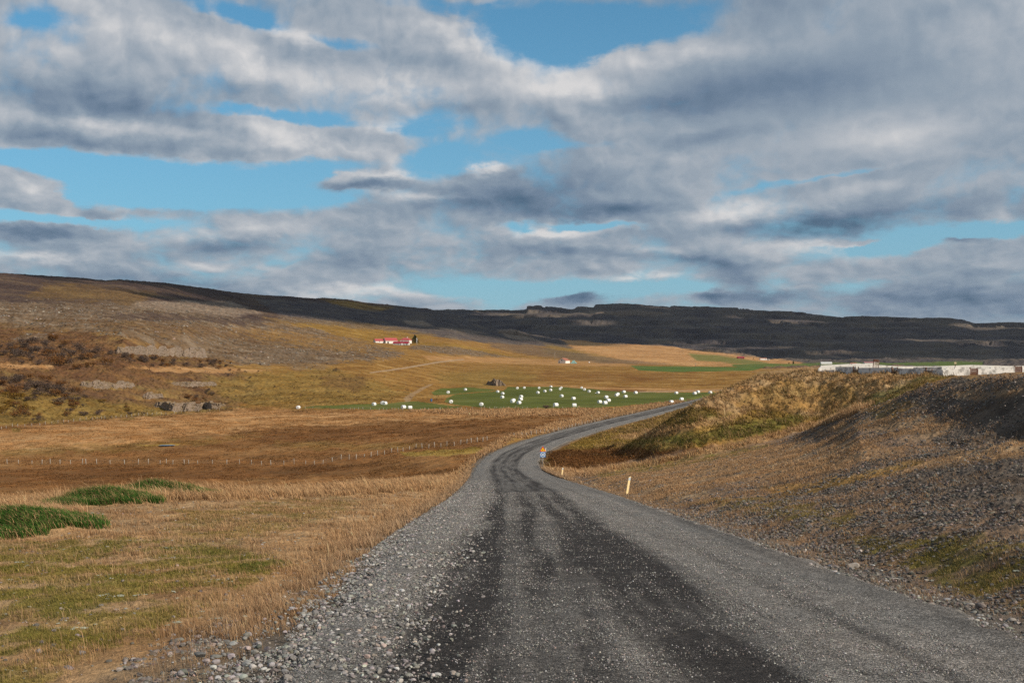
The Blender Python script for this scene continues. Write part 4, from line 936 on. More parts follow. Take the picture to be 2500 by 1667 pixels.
BALES = [   # px, py of the base, axis turn, label
 (728,998,80,'lone white bale at the far left tip of the mown strip'),
 (913,990,60,'white bale on the narrow strip, first bale left of the touching pair'),
 (934,987,75,'left bale of the touching pair on the narrow green strip'),
 (940,988,70,'right bale of the touching pair on the narrow green strip'),
 (985,997.5,50,'white bale by the fence on the strip, left one of two spaced bales'),
 (1001,998.5,20,'white bale by the fence with a dark post before it'),
 (1094,960.5,85,'white bale left of the centre of the small upper green lobe'),
 (1136,953.5,70,'white bale at the top of the small upper green lobe'),
 (1101,984,88,'white bale alone near the left corner of the main field'),
 (1175,990.5,75,'large white bale near the fence at left, looking taller than others'),
 (1215,958.5,60,'upper white bale of three in a curve below the rock outcrop'),
 (1227,963.5,60,'middle white bale of three in a curve below the rock outcrop'),
 (1226,972.5,60,'lowest white bale of three in a curve below the rock outcrop'),
 (1263,949.8,88,'first white bale from left along the back edge of the field'),
 (1280,948.8,88,'second white bale from left along the back edge of the field'),
 (1316,949.2,88,'white bale alone on the back edge right of the first pair'),
 (1345,946,60,'farthest white bale, set highest on the back edge of the field'),
 (1370,948.6,80,'rear bale of the close pair on the back edge of the field'),
 (1367,952,85,'front bale of the close pair on the back edge of the field'),
 (1313,961.2,65,'left white bale of a rising row of three in mid field'),
 (1330,957.5,60,'middle white bale of a rising row of three in mid field'),
 (1344,954.8,60,'right white bale of a rising row of three in mid field'),
 (1420,949,85,'first bale of the descending row at the back right, highest one'),
 (1427,953.3,80,'second bale of the descending row at the back right'),
 (1438,958,60,'third bale of the descending row at the back right'),
 (1460,961,45,'fourth bale of the descending row, with torn white wrap beside it'),
 (1272,971.5,60,'upper bale of two stacked in line near the field centre left'),
 (1271,978,50,'lower bale of two in line near the field centre left'),
 (1253,980.5,55,'rear bale of the overlapping pair left of centre'),
 (1251,983.2,55,'front bale of the overlapping pair left of centre'),
 (1267,986.5,45,'white bale just right of the overlapping pair'),
 (1371,969.7,55,'white bale alone in the middle of the mown field'),
 (1400,976,30,'white bale right of the middle one, a little nearer'),
 (1357,992.3,25,'near white bale by the dark shrub at the front of the field'),
 (1402,993.3,5,'round white bale seen end on at the front of the field'),
 (1480,972.7,30,'top bale of a loose diamond of four in the right half'),
 (1485,981,30,'right bale of a loose diamond of four in the right half'),
 (1464,984.5,30,'left and largest bale of a loose diamond of four'),
 (1477,987,30,'bottom bale of a loose diamond of four in the right half'),
 (1508,964.8,40,'rear bale of the overlapping pair at the back right'),
 (1505,967.5,40,'front bale of the overlapping pair at the back right'),
 (1523,959.5,40,'white bale at the back edge above the overlapping pair'),
 (1527,970.7,35,'white bale right of the overlapping pair, a little nearer'),
 (1552,961.6,35,'white bale alone at the back edge right of centre'),
 (1651,962,35,'white bale near the back edge, first left of the right end trio'),
 (1696,963,35,'front bale of the pair near the right end of the field'),
 (1704,959.5,40,'rear bale of the pair near the right end of the field'),
 (1734,960.8,30,'white bale at the back near the foot of the mound'),
 (1752,964.5,35,'last white bale, partly hidden by the grassy mound'),
 (1639,984.5,25,'white bale showing only its top behind the roadside grass'),
 (1664,977.5,25,'white bale half hidden behind the grass of the road verge'),
]
for i, (px, py, rz, lab) in enumerate(BALES):
    p = hit(px, py, 280)
    o = bpy.data.objects.new('hay_bale', BM[i % 4]); C.objects.link(o)
    o.location = (p[0], p[1], gz(p[0], p[1]) - .03); o.rotation_euler = (0, 0, R(rz + random.uniform(-6, 6))); sc_ = random.uniform(.94, 1.06) * 1.02; o.scale = (sc_, sc_, sc_)
    tag(o, lab, 'hay bale', 'white wrapped bales on the mown field')
p = hit(1438.5, 886); o = bpy.data.objects.new('hay_bale', BM[0]); C.objects.link(o); o.location = (p[0], p[1], gz(*p[:2])); o.scale = (1.1,) * 3
tag(o, 'single white bale far off in the moor right of the white barn', 'hay bale')
tw = hit(1456, 960.5, 280); b = MB()
for k in range(5): b.box((random.uniform(-.5, .5), random.uniform(-.4, .4), .06 + .03 * k), (random.uniform(.4, .8), .5, .07), random.uniform(0, 3), random.uniform(-.3, .3))
o = b.build('torn_wrap', M_wrap); o.location = (tw[0], tw[1], gz(tw[0], tw[1])); tag(o, 'torn white bale wrap lying on the mown grass', 'bale wrap')

# ------------------------------------------------------------------ buildings
def house(name, label, cat, px, py, L, W, H, RH, yaw, wm, rm, windows=(), doors=(), chimney=None, hip=0.0, group=None, gable_win=None, over=.25):
    p = hit(px, py, 150); e = empty(name, (p[0], p[1], gz(p[0], p[1]) - .2), R(yaw)); tag(e, label, cat, group)
    b = MB(); x0, x1, y0, y1 = -L/2, L/2, -W/2, W/2
    if hip: b.box((0, 0, (H + .2) / 2), (L, W, H + .2))
    else: b.prism([(y0, 0), (y1, 0), (y1, H + .2), (0, H + RH + .1), (y0, H + .2)], L, plane='yz', at=x0)
    wl = b.build('wall', wm, e)
    r_ = MB(); th = .14; o_ = over; zr_ = H + RH + .2; ze = H + .2 - o_ * RH / (W / 2)
    for sgn in (-1, 1):
        ye = sgn * (W / 2 + o_); hx = hip * L / 2
        vs = [(x0 - o_, ye, ze), (x1 + o_, ye, ze), (x1 + o_ - hx, 0, zr_), (x0 - o_ + hx, 0, zr_)]
        vs += [(x, y, z + th) for x, y, z in vs]
        r_.add(vs, [(3,2,1,0),(4,5,6,7),(0,1,5,4),(1,2,6,5),(2,3,7,6),(3,0,4,7)])
        if hip:
            xe = sgn * (L / 2 + o_)
            r_.add([(xe, -(W/2+o_), ze), (xe, W/2+o_, ze), (xe - sgn*hx, 0, zr_), (xe, -(W/2+o_), ze+th), (xe, W/2+o_, ze+th), (xe - sgn*hx, 0, zr_+th)], [(0,1,2),(3,4,5),(0,1,4,3),(1,2,5,4),(2,0,3,5)])
    rf = r_.build('roof', rm, e)
    if chimney is not None:
        c_ = MB(); c_.box((chimney, 0, zr_ + .35), (.8, .8, 1.3)); c_.build('chimney', M_wallw, rf)
    for (wx, wz, ww, wh) in windows:
        f_ = MB(); f_.box((wx, y0 - .02, wz), (ww + .2, .08, wh + .2)); fr_ = f_.build('window', M_white, e)
        g2 = MB(); g2.box((wx, y0 - .05, wz), (ww, .05, wh)); g2.build('pane', M_dark, fr_)
    for (dx_, dw, dh) in doors:
        d_ = MB(); d_.box((dx_, y0 - .03, dh / 2 + .2), (dw, .08, dh)); d_.build('door', M_dark, e)
    if gable_win:
        for (gy, gz_, gw, gh) in gable_win:
            d_ = MB(); d_.box((x0 - .03, gy, gz_), (.08, gw, gh)); d_.build('window', M_dark, e)
    return e
house('red_roofed_barn', 'low white barn with a long bright red roof, leftmost of the farm', 'barn', 931, 837, 15, 7.5, 2.0, 2.2, 24, M_wallw, M_roofr, windows=[(-3, 1.4, .9, .7), (2, 1.4, .9, .7)])
house('red_roofed_barn', 'taller white farm barn with steep bright red roof and bare gable', 'barn', 953, 838.5, 13.5, 9, 2.9, 3.0, 26, M_wallw, M_roofr, doors=[(-4.2, 1.6, 2.0)])
house('farmhouse', 'white farmhouse with red hipped roof and white chimney beside the tree', 'house', 991, 838, 10.5, 8.5, 3.4, 2.5, -14, M_wallw, M_roofr, windows=[(-2.6, 2.0, 1.1, 1.1), (1.5, 2.0, 1.1, 1.1)], chimney=1.5, hip=.55)
sh = house('crimson_roofed_shed', 'long low shed with dark crimson roof in front of the farmhouse', 'shed', 980, 842, 16.5, 6, 1.7, 1.9, -10, M_concrete, M_roofd, doors=[(6.0, .5, 1.2)])
b = MB(); b.box((1.5, -3.15, 1.0), (2.2, .25, 1.9)); b.build('door', M_white, sh)
b = MB(); b.box((4.6, -3.15, 1.0), (.8, .2, 1.6)); b.build('door', M_white, sh)
house('white_barn', 'old white barn with rusty roof standing alone on the moor', 'barn', 1377, 886.5, 9.5, 8.3, 2.6, 2.4, 60, M_wallw, M_rust, gable_win=[(0.0, 3.1, 1.2, 1.2), (2.9, 1.3, .7, 2.0)])
house('red_long_house', 'long dark red building on the tan hill', 'building', 1808, 875.5, 12.5, 6, 2.2, 1.6, 4, M_redwall, M_roofd, windows=[(-3, 1.6, .8, .8), (0, 1.6, .8, .8), (3, 1.6, .8, .8)])
house('white_house', 'white house low on the tan hill, right of the red building', 'house', 1863, 878.5, 12.0, 7, 2.8, .9, 3, M_white, M_rust, windows=[(3.5, 1.9, 1.0, 1.0)])
house('grey_outbuilding', 'tiny grey outbuilding right of the white hill house', 'outbuilding', 1876, 880, 3.6, 3.2, 1.9, .5, 3, M_concrete, M_steel, doors=[(0, .8, 1.6)])
house('white_roofed_shed', 'low shed with white roof in the green strip behind the sheep pens', 'shed', 2017, 889.5, 13, 7, 1.6, 1.2, -5, M_wallw, M_white)
house('pink_roofed_shed', 'faded pink roofed building showing above the sheep pen wall', 'shed', 2121, 890, 12, 7, 2.2, 1.0, 2, M_wallw, paint('faded_roof', (.36,.16,.17), None, .5, .6))
house('rust_roofed_shed', 'small rusty roofed shed far behind the left of the sheep pens', 'shed', 2083, 890, 7.5, 5, 1.0, .9, 2, M_wallw, M_rust)
# turquoise bales stacked by the white barn
BT = [bale_mesh('hay_bale', 9 + k, M_wrapt) for k in range(2)]
p = hit(1400.5, 887.5, 500)
words = ['first', 'second', 'third', 'fourth', 'fifth']
for row, n in enumerate((5, 3, 2)):
    for k in range(n):
        o = bpy.data.objects.new('hay_bale', BT[(row + k) % 2]); C.objects.link(o)
        o.location = (p[0] + (k - (n - 1) / 2) * 1.24 + (.0 if row < 2 else -.05), p[1] + random.uniform(-.1, .1), gz(p[0], p[1]) + row * 1.06); o.rotation_euler = (0, 0, R(90 + random.uniform(-5, 5)))
        tag(o, '%s turquoise bale from left in the %s row of the stack by the barn' % (words[k], ('bottom', 'middle', 'top')[row]), 'hay bale', 'turquoise bales stacked by the white barn')

def pole(px, pyb, pyt, label, rad=.11, mat_=M_wood, box=False):
    p = hit(px, pyb, 200); h = (pyb - pyt) / F * p[1]
    e = empty('utility_pole', (p[0], p[1], gz(p[0], p[1]) - .2)); tag(e, label, 'utility pole')
    b = MB(); b.tube((0, 0, 0), (0, 0, h + .2), rad * 1.2, rad * .8); b.build('mast', mat_, e, True)
    b = MB(); b.box((0, 0, h - .25), (1.5, .12, .12)); b.build('crossarm', mat_, e)
    if box:
        b = MB(); b.box((.45, 0, h * .72), (.7, .5, 1.1)); b.build('transformer', M_steel, e, bevel=.05)
pole(1354.5, 879, 859.5, 'wooden utility pole left of the white barn', .20)
pole(1017.5, 841, 825, 'pale utility pole with a transformer in front of the farm tree', .24, M_white, True)
pole(1887, 879, 873, 'short utility pole on the tan hill right of the white house', .16)
pole(2006, 889, 877, 'slender pole at the left end of the white roofed shed', .10)
pole(1698, 896, 886, 'grey pole standing alone in the far green meadow', .14)

# ------------------------------------------------------------------ trees
def leafy(n, lobes, size, r, flat=.5):
    """loose leaf faces through the volume of a few lobes"""
    V, Fq = [], []; lob = np.array(lobes, float); k = r.integers(0, len(lob), n)
    u = r.normal(size=(n, 3)); u /= np.linalg.norm(u, axis=1)[:, None]
    rad = r.random(n) ** .45
    c = lob[k, :3] + u * rad[:, None] * lob[k, 3:6]
    a = r.normal(size=(n, 3)); a /= np.linalg.norm(a, axis=1)[:, None]
    b = np.cross(a, r.normal(size=(n, 3))); b /= np.linalg.norm(b, axis=1)[:, None]
    s = (size * (.6 + .8 * r.random(n)))[:, None]
    V = np.stack([c - a * s, c + b * s * flat, c + a * s, c - b * s * flat], 1).reshape(-1, 3)
    return V, np.arange(n * 4, dtype=np.int32).reshape(-1, 4)
def tree(px, py, h, wd, label, cols, kind='fir'):
    r = np.random.default_rng(int(px)); p = hit(px, py, 200); e = empty('conifer_tree', (p[0], p[1], gz(p[0], p[1]) - .1)); tag(e, label, 'tree')
    b = MB(); b.tube((0, 0, 0), (0, 0, h * .9), h * .035, h * .008)
    for k in range(14):
        z = h * (.12 + .055 * k); a = k * 2.4; rr = wd * .42 * (1 - z / h) + .1; b.tube((0, 0, z), (rr * math.cos(a), rr * math.sin(a), z + rr * .3), h * .008, h * .003, 5)
    b.build('trunk', M_trunk, e)
    lobes = []
    for k in range(26):
        z = h * (.08 + .9 * (k / 26)); rr = wd * .5 * min(1, (1 - z / h) * 1.35 + .06); a = k * 2.4
        lobes.append((rr * .55 * math.cos(a), rr * .55 * math.sin(a), z, rr * .6, rr * .6, h * .07))
    V, q = leafy(2600, lobes, h * .028, r)
    c = np.array(cols)[r.integers(0, len(cols), len(q))] * np.exp(r.normal(0, .3, (len(q), 1)))
    link('crown', np_mesh('crown', V, [q], np.repeat(c, 4, 0)), M_grass, e)
tree(1013, 838, 9.6, 10.0, 'dark green bushy conifer beside the red roofed farm', [(.022,.040,.014),(.03,.05,.018),(.016,.028,.012)])
tree(1936.7, 888.5, 4.4, 2.4, 'small dark green tree on the far meadow edge', [(.03,.06,.02),(.04,.07,.02)])
tree(1839.5, 876.5, 2.6, 1.8, 'tiny dark bush left of the white hill house', [(.06,.035,.02),(.05,.03,.02)])
tree(1926, 888, 2.2, 2.0, 'tiny dark bush left of the small far tree', [(.05,.04,.02),(.04,.035,.02)])

# shrubs on the left hillside
SH = {'bare': [(.125,.088,.070),(.165,.118,.090),(.090,.064,.052)], 'rust': [(.19,.085,.032),(.15,.070,.028),(.23,.12,.04)], 'gold': [(.26,.15,.03),(.20,.12,.025),(.16,.09,.02)]}
protos = {}
for kd, cols in SH.items():
    for v in range(3):
        r = np.random.default_rng(hash((len(kd), v)) % 999 + v * 7)
        lobes = [(r.uniform(-.7, .7), r.uniform(-.5, .5), r.uniform(.35, .8), r.uniform(.3, .55), r.uniform(.3, .55), r.uniform(.25, .4)) for _ in range(7)]
        V, q = leafy(420, lobes, .085, r, .35)
        c = np.array(cols)[r.integers(0, len(cols), len(q))] * np.exp(r.normal(0, .28, (len(q), 1)))
        b = MB()
        for k in range(9):
            a = r.uniform(0, 6.28); b.tube((.1 * math.cos(a), .1 * math.sin(a), -.15), (r.uniform(.3, .8) * math.cos(a), r.uniform(.2, .6) * math.sin(a), r.uniform(.6, 1.05)), .018, .006, 4)
        stm = bpy.data.meshes.new('stem'); stm.from_pydata(b.v, [], b.f); stm.update(); stm.materials.append(M_trunk)
        fol = np_mesh('foliage', V, [q], np.repeat(c, 4, 0)); fol.materials.append(M_grass)
        protos[kd, v] = (stm, fol)
LABS = {'bare': 'leafless grey-brown birch shrub in the thickets on the left hillside', 'rust': 'rust-orange autumn shrub among the thickets on the left hillside', 'gold': 'golden-yellow autumn shrub on the lower left hillside'}
def shrub(kd, px, py, h, label=None, group=True):
    p = hit(px, py, 255); stm, fol = protos[kd, random.randrange(3)]
    e = empty('birch_shrub', (p[0], p[1], gz(p[0], p[1])), random.uniform(0, 6.28)); s_ = h * random.uniform(.85, 1.15); e.scale = (s_ * random.uniform(1, 1.5), s_ * random.uniform(1, 1.4), s_)
    tag(e, label or LABS[kd], 'shrub', (kd + ' birch shrubs on the left hillside') if group else None)
    for nm, me in (('stem', stm), ('foliage', fol)):
        o = bpy.data.objects.new(nm, me); C.objects.link(o); o.parent = e
def region(poly, n, mix_, hr):
    poly = np.array(poly, float); lo, hi = poly.min(0), poly.max(0); c = 0
    while c < n:
        x, y = random.uniform(lo[0], hi[0]), random.uniform(lo[1], hi[1]); ins = False
        for i in range(len(poly)):
            (ax, ay), (bx, by) = poly[i], poly[(i + 1) % len(poly)]
            if (ay > y) != (by > y) and x < (bx - ax) * (y - ay) / (by - ay) + ax: ins = not ins
        if ins: shrub(random.choice(mix_), x, y, random.uniform(*hr)); c += 1
region([(0,835),(120,828),(240,842),(300,880),(200,905),(60,890),(0,895)], 62, ['bare','bare','bare','rust'], (1.4, 2.8))
region([(290,872),(400,878),(540,884),(560,900),(420,896),(300,893)], 26, ['bare','bare','rust'], (1.2, 2.2))
region([(0,922),(120,930),(210,950),(190,1000),(90,985),(0,960)], 40, ['bare','bare','rust','rust'], (1.2, 2.4))
region([(0,965),(60,975),(90,1010),(30,1020),(0,1010)], 12, ['gold','gold','rust'], (1.2, 2.2))
region([(200,965),(330,1000),(360,1012),(240,1025),(80,1030),(60,1010)], 20, ['bare','gold','rust'], (.8, 1.5))
region([(420,930),(520,950),(560,985),(480,1000),(430,960)], 16, ['bare','rust'], (.8, 1.5))
region([(500,880),(640,890),(620,925),(520,930)], 12, ['bare','rust'], (.7, 1.3))
shrub('bare', 1333, 999, 1.5, 'dark leafless shrub by the fence at the front of the hay field', False)
shrub('bare', 820, 906, 1.4, 'dark low shrub on the brown slope left of the farm track', False)
# ground-hugging scrub
q, c = sample((GR['scrub'] + GR['rust'] + .35 * GR['olive'] + .15 * GR['lava'] + .1 * GR['moor']) * band(262, 900) * (PX < 1100) * vis * (PY < 1046), 5200, 55)
r = np.random.default_rng(56); V, Fq = leafy(len(q) * 16, [(0, 0, 0, 1, 1, .5)], .22, r, .5)
sz = np.repeat(.35 + .75 * r.random(len(q)) ** 2, 16 * 4)[:, None]
ctr = np.repeat(q + np.array([0, 0, .2]), 16 * 4, 0)
pc = np.array([(.10,.065,.048),(.15,.072,.032),(.14,.085,.035),(.11,.066,.042),(.20,.13,.04)])[r.integers(0, 5, len(q))] * np.exp(r.normal(0, .25, (len(q), 1)))
me = np_mesh('low_scrub', ctr + V * sz, [Fq], np.repeat(pc, 64, 0)); tag(link('low_scrub', me, M_grass), 'low rust and brown heath scrub covering the left hillside', 'scrub', kind='stuff')
# boulders strewn over the lava fields
q, c = sample(GR['lava'] * band(380, 1600) * vis * np.clip(.3 + 1.4 * fbm(X / 14, Yd / 14, 3, 87), 0, 1), 6500, 57)
sz = .2 + .8 * r.random(len(q)) ** 3; q[:, 2] += sz * .05
Vv, Ff, Cc = scatter(small, q, sz * 1.0, stone_col(len(q), r, .15) * np.array([1.05, .97, .88]), 58)
me = np_mesh('lava_blocks', Vv, [Ff], Cc); tag(link('lava_blocks', me, M_stone), 'grey lava blocks strewn over the left hillside', 'rocks', kind='stuff')

# ------------------------------------------------------------------ rock outcrops
m, t = mat('basalt_rock'); p_ = obj_pos(t)
n_ = t.noise(p_, .5, 6, .65); n2_ = t.noise(p_, 3.5, 5, .65)
t.put(t.b.inputs['Base Color'], t.mix(t.smooth(n2_, .35, .7), t.mix(t.smooth(n_, .4, .6), (.115,.092,.068), (.19,.142,.108)), (.31,.245,.195)))
gn = t.node('ShaderNodeNewGeometry'); nzs = t.node('ShaderNodeSeparateXYZ'); t.put(nzs.inputs[0], gn.outputs['True Normal'])
ledge = t.smooth(t.m('MULTIPLY_ADD', t.m('SUBTRACT', n2_, .5), .8, nzs.outputs[2]), .45, .75)
t.put(t.b.inputs['Base Color'], t.mix(t.m('MULTIPLY', ledge, .8), t.b.inputs['Base Color'].links[0].from_socket, (.15,.095,.032)))
M_rock = m
def outcrop(label, base, top, depth=4.0, seed=0, nu=None):
    """base/top: outlines along the foot and the brow, as seen; built as a fissured rock step"""
    px = np.linspace(base[0][0], base[-1][0], nu or 90); pb = np.interp(px, *zip(*base)); pt = np.interp(px, *zip(*top))
    B = np.array([hit(a, b_, 150) for a, b_ in zip(px, pb)])
    dd = np.convolve(np.pad(B[:, 1], 6, mode='edge'), np.ones(13) / 13, mode='valid')
    B = np.stack([(px - 1250) / F * dd, dd, (HZ - pb) / F * dd], -1); Hh = (pb - pt) / F * dd
    s = np.arange(len(px)); ln = np.concatenate([[0], np.cumsum(np.hypot(*np.diff(B[:, :2], axis=0).T))])
    Hh = Hh * np.clip(.82 + .40 * fbm(ln / (Hh.max() * 1.1), ln * 0 + seed, 3, 70 + seed), .3, 1.2) * sstep(s, -1, 5) * sstep(len(px) - 1 - s, -1, 5)
    nv = 16; Vs = []
    for j in range(nv + 4):
        v = min(j / (nv - 1), 1); back = max(0, j - nv + 1) / 4
        blk = fbm(ln / 1.5, np.full(len(px), v * 1.2 + seed), 4, 72 + seed, .6) * .9 + .8 * np.abs(fbm(ln / 3.2, np.full(len(px), seed * 1.7), 2, 74 + seed))
        z = B[:, 2] - 1.0 + (Hh + 1.0) * v + back * .25 * fbm(ln, np.full(len(px), j * .9), 2, 76)
        y = B[:, 1] + blk * min(1, Hh.max() / 3) * (1 - back * .8) + v * depth * .25 + back * depth
        Vs.append(np.stack([B[:, 0] + .25 * fbm(ln / .8, np.full(len(px), j * .7), 2, 78), y, z], -1))
    V = np.concatenate(Vs); n = len(px); g = np.arange(n * (nv + 4), dtype=np.int32).reshape(nv + 4, n)
    me = np_mesh('rock_outcrop', V, [np.stack([g[:-1, :-1], g[:-1, 1:], g[1:, 1:], g[1:, :-1]], -1).reshape(-1, 4)])
    return tag(link('rock_outcrop', me, M_rock), label, 'rock')
outcrop('long pale basalt cliff above the thickets on the left hillside', [(277,862),(380,868),(497,874)], [(277,841),(350,842),(497,849)], 5, 1, 150)
outcrop('pinkish broken cliff on the lower left hillside below the track', [(192,942),(240,950),(320,947)], [(192,930),(260,928),(320,930)], 4, 2)
outcrop('small dark cleft cliff right of the pinkish one', [(412,938),(460,945),(522,942)], [(412,933),(460,931),(522,931)], 4, 3)
outcrop('rounded grey rock knob above the lowest crag', [(344,970),(365,977),(388,972)], [(344,962),(362,957),(388,961)], 4, 4, 50)
outcrop('grey lowest crag right above the upper field fence', [(372,992),(420,1006),(482,1003)], [(372,982),(410,980),(482,986)], 5, 5)
outcrop('dark shadowed crag at the right end of the lowest crags', [(482,996),(520,1000),(548,992)], [(482,980),(510,981),(548,988)], 4, 6, 50)
outcrop('dark grey rock outcrop above the back of the hay field', [(1186,939),(1210,942),(1236,942)], [(1186,932),(1206,924),(1222,927),(1236,938)], 5, 7, 60)
outcrop('pale bare rock knoll at the foot of the far ridge', [(1214,812),(1250,817),(1296,824)], [(1214,807),(1240,805),(1262,806),(1296,820)], 12, 8, 60)
outcrop('grey cliff band below the skyline plateau', [(1470,767),(1540,770),(1620,765)], [(1470,762),(1520,757),(1620,761)], 20, 10, 120)

# ------------------------------------------------------------------ single stones by the road
def boulder(px, py, size, label, base, seed, zs=.75):
    v, f = ico(3, .03, seed); v = v * np.array([1, .85, zs]) * size
    v = v * (1 + .10 * np.stack([fbm(v[:, 0] / size * 1.5 + seed, v[:, 1] / size * 1.5 + v[:, 2] / size, 3, 5)] * 3, -1))
    tc = T_at(px, py); me = np_mesh('stone', v, [f], np.tile(np.array(base), (len(v), 1)), False)
    o = link('stone', me, M_stone); o.location = (tc[0], tc[1], tc[2] + size * zs * .45); o.rotation_euler = (0, 0, seed); tag(o, label, 'stone')
def T_at(px, py):
    p = hit(px, py, 6); d = np.linspace(6, 60, 4000); z = road_z(d) - .05; k = np.where(HZ - z / d * F <= py)[0][0]
    if abs((px - 1250) / F * d[k] - road_x(d[k])) < HW: return np.array([(px - 1250) / F * d[k], d[k], z[k]])
    return p
boulder(2082, 1385, .115, 'largest pale stone on the right road edge, beside brown grass', (.30,.27,.24), 3)
boulder(2396, 1488, .10, 'dark brown-grey stone with a split face on the right verge', (.20,.165,.145), 5)
boulder(2368, 1478, .06, 'grey stone just left of the dark split stone', (.26,.24,.22), 6)
boulder(2312, 1464, .065, 'flat blue-grey stone on the right road edge, upper of the verge stones', (.24,.24,.25), 7, .45)
boulder(2470, 1518, .07, 'pair-like pale stone nearest the right border of the road', (.28,.25,.22), 8)
boulder(2182, 1414, .075, 'half buried light stone between the largest stone and the flat one', (.30,.28,.25), 9, .5)
boulder(718, 1590, .055, 'upright pale stone lying alone on the loose gravel at left', (.33,.31,.28), 11, 1.1)
boulder(490, 1603, .07, 'broad dark grey stone in the gravel bank, left of its twin', (.13,.13,.125), 12)
boulder(528, 1606, .055, 'smaller dark grey stone right of the broad dark one', (.14,.14,.13), 13)
boulder(200, 1597, .055, 'grey stone lying in the moss of the left verge', (.20,.19,.19), 14)
boulder(94, 1592, .05, 'blue-grey stone with a pale stick beside it in the moss', (.19,.19,.20), 15)

# ------------------------------------------------------------------ green tussocks on the bank
GREEN = [(.045,.125,.018),(.070,.165,.028),(.034,.090,.015),(.11,.19,.04)]
def tussock(label, lobes, n, seed, cols=GREEN, h=(.25, .5), lean=.9, wind=.8):
    r = np.random.default_rng(seed); L = np.array(lobes, float); k = r.integers(0, len(L), n)
    a = r.random(n) * 6.283; rr = np.sqrt(r.random(n))
    x = L[k, 0] + np.cos(a) * rr * L[k, 2]; y = L[k, 1] + np.sin(a) * rr * L[k, 3]
    pos = np.stack([x, y, bil(Z, x, y) - .02], -1); c = np.array(cols)[r.integers(0, len(cols), n)] * np.exp(r.normal(0, .22, n))[:, None]
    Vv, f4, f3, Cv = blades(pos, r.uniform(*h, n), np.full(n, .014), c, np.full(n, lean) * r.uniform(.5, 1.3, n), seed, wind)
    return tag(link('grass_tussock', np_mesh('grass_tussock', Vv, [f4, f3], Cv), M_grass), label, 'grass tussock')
GRN2 = GREEN + GREEN + DRY[:2]
tussock('largest bright green grass tussock at the left border of the bank', [(-13.2, 28.5, 1.6, 1.0), (-12.3, 29.4, .9, .8), (-12.8, 31.0, 1.0, .7), (-12.3, 32.2, .8, .5), (-11.5, 30.2, .8, .9)], 20000, 1, GRN2, (.18, .42), 1.1, 1.1)
tussock('rounded green grass tussock in the middle of the three', [(-15.7, 40.0, .9, .7), (-15.0, 40.8, 1.0, .9), (-14.1, 41.2, 1.0, .8), (-13.3, 41.5, .7, .5)], 13000, 2, GRN2, (.22, .44), 1.1, 1.0)
tussock('low arched green tussock, right and farthest of the three', [(-15.5, 46.7, .8, .7), (-14.7, 47.2, 1.0, .8), (-13.6, 47.6, 1.0, .7), (-12.9, 48.0, .7, .5)], 12000, 3, GRN2, (.22, .44), 1.1, 1.0)
tussock('tall bleached grass plume leaning behind the largest tussock', [(-15.0, 33.6, 1.6, .6), (-13.6, 34.2, .9, .5)], 5000, 4, DRY, (.4, .75), .8, 1.2)

# ------------------------------------------------------------------ fences
def fence(label, base, hmin, hmax, wires=True, mat_=M_wood):
    P3 = []
    for px, py in base:
        p = hit(px, py, 120); P3.append((p[0], p[1], gz(p[0], p[1])))
    e = empty('wire_fence', P3[0]); tag(e, label, 'fence'); o0 = np.array(P3[0])
    tops = []
    for k, p in enumerate(P3):
        h = random.uniform(hmin, hmax); lx, ly = random.uniform(-.09, .09), random.uniform(-.06, .06); rad = random.uniform(.055, .085)
        q0 = np.array(p) - o0; b = MB(); b.tube(q0 + (0, 0, -.25), q0 + (lx * h, ly * h, h), rad, rad * .85, 7); b.build('post', mat_, e, True)
        tops.append(q0 + (lx * h * .6, ly * h * .6, h * .62))
    w_ = MB()
    for a_, b_ in zip(tops[:-1], tops[1:]):
        if np.linalg.norm(b_ - a_) > 40: continue
        for dz_ in (0, .22, -.25): w_.tube(a_ + (0, 0, dz_), b_ + (0, 0, dz_), .004, n=3)
    w_.build('wire', M_wire, e)
fa = [(x / 3.92, 1132.8) for x in (70,178,305,402,481,574,675,787,823,925,1053,1193,1322,1418,1532,1591,1653,1764,1806,1893,2034,2169,2293)]
fa += [(600 + x / 3.92, 1040 + y / 3.92) for x, y in ((53,368),(151,372),(241,372),(364,368),(463,362),(572,365),(656,372),(738,362),(828,340),(911,322),(988,320),(1055,318),(1134,298),(1199,298),(1260,284),(1326,275),(1396,254),(1453,250),(1506,242),(1565,226),(1627,219),(1689,215),(1750,215),(1804,206),(1868,203),(1924,194),(1995,190),(2055,178),(2114,168),(2159,162),(2215,155),(2268,150),(2311,137))]
fa += [(1200 + x / 3.76, 650 + y / 3.76) for x, y in ((208,1568),(280,1562),(322,1557),(366,1550),(411,1542),(450,1537),(487,1532),(518,1530),(572,1522),(616,1516),(629,1512),(655,1506),(685,1500),(713,1494),(740,1486),(772,1476),(800,1470),(832,1462),(858,1458),(882,1450),(912,1440),(945,1430),(975,1420),(1000,1412),(1040,1398),(1060,1390))]
fence('long fence of grey posts across the near brown field towards the road', fa, .62, .98)
fb = [(x / 3.92, 1000 + y / 3.92) for x, y in ((12,187),(59,178),(118,167),(170,162),(236,165),(304,158),(380,151),(434,143),(496,140),(555,130),(610,124),(655,122),(706,117),(763,107),(825,97),(883,97),(927,92),(971,87),(1005,85),(1071,80),(1109,80),(1158,75),(1212,75),(1262,70),(1293,62),(1327,60),(1377,60),(1413,55),(1455,52),(1500,48),(1543,48),(1586,45),(1668,38),(1737,30),(1770,26),(1806,22),(1900,18),(2007,16),(2100,8))]
fence('fence of pale posts along the foot of the scrubby left hillside', fb, .62, .92)
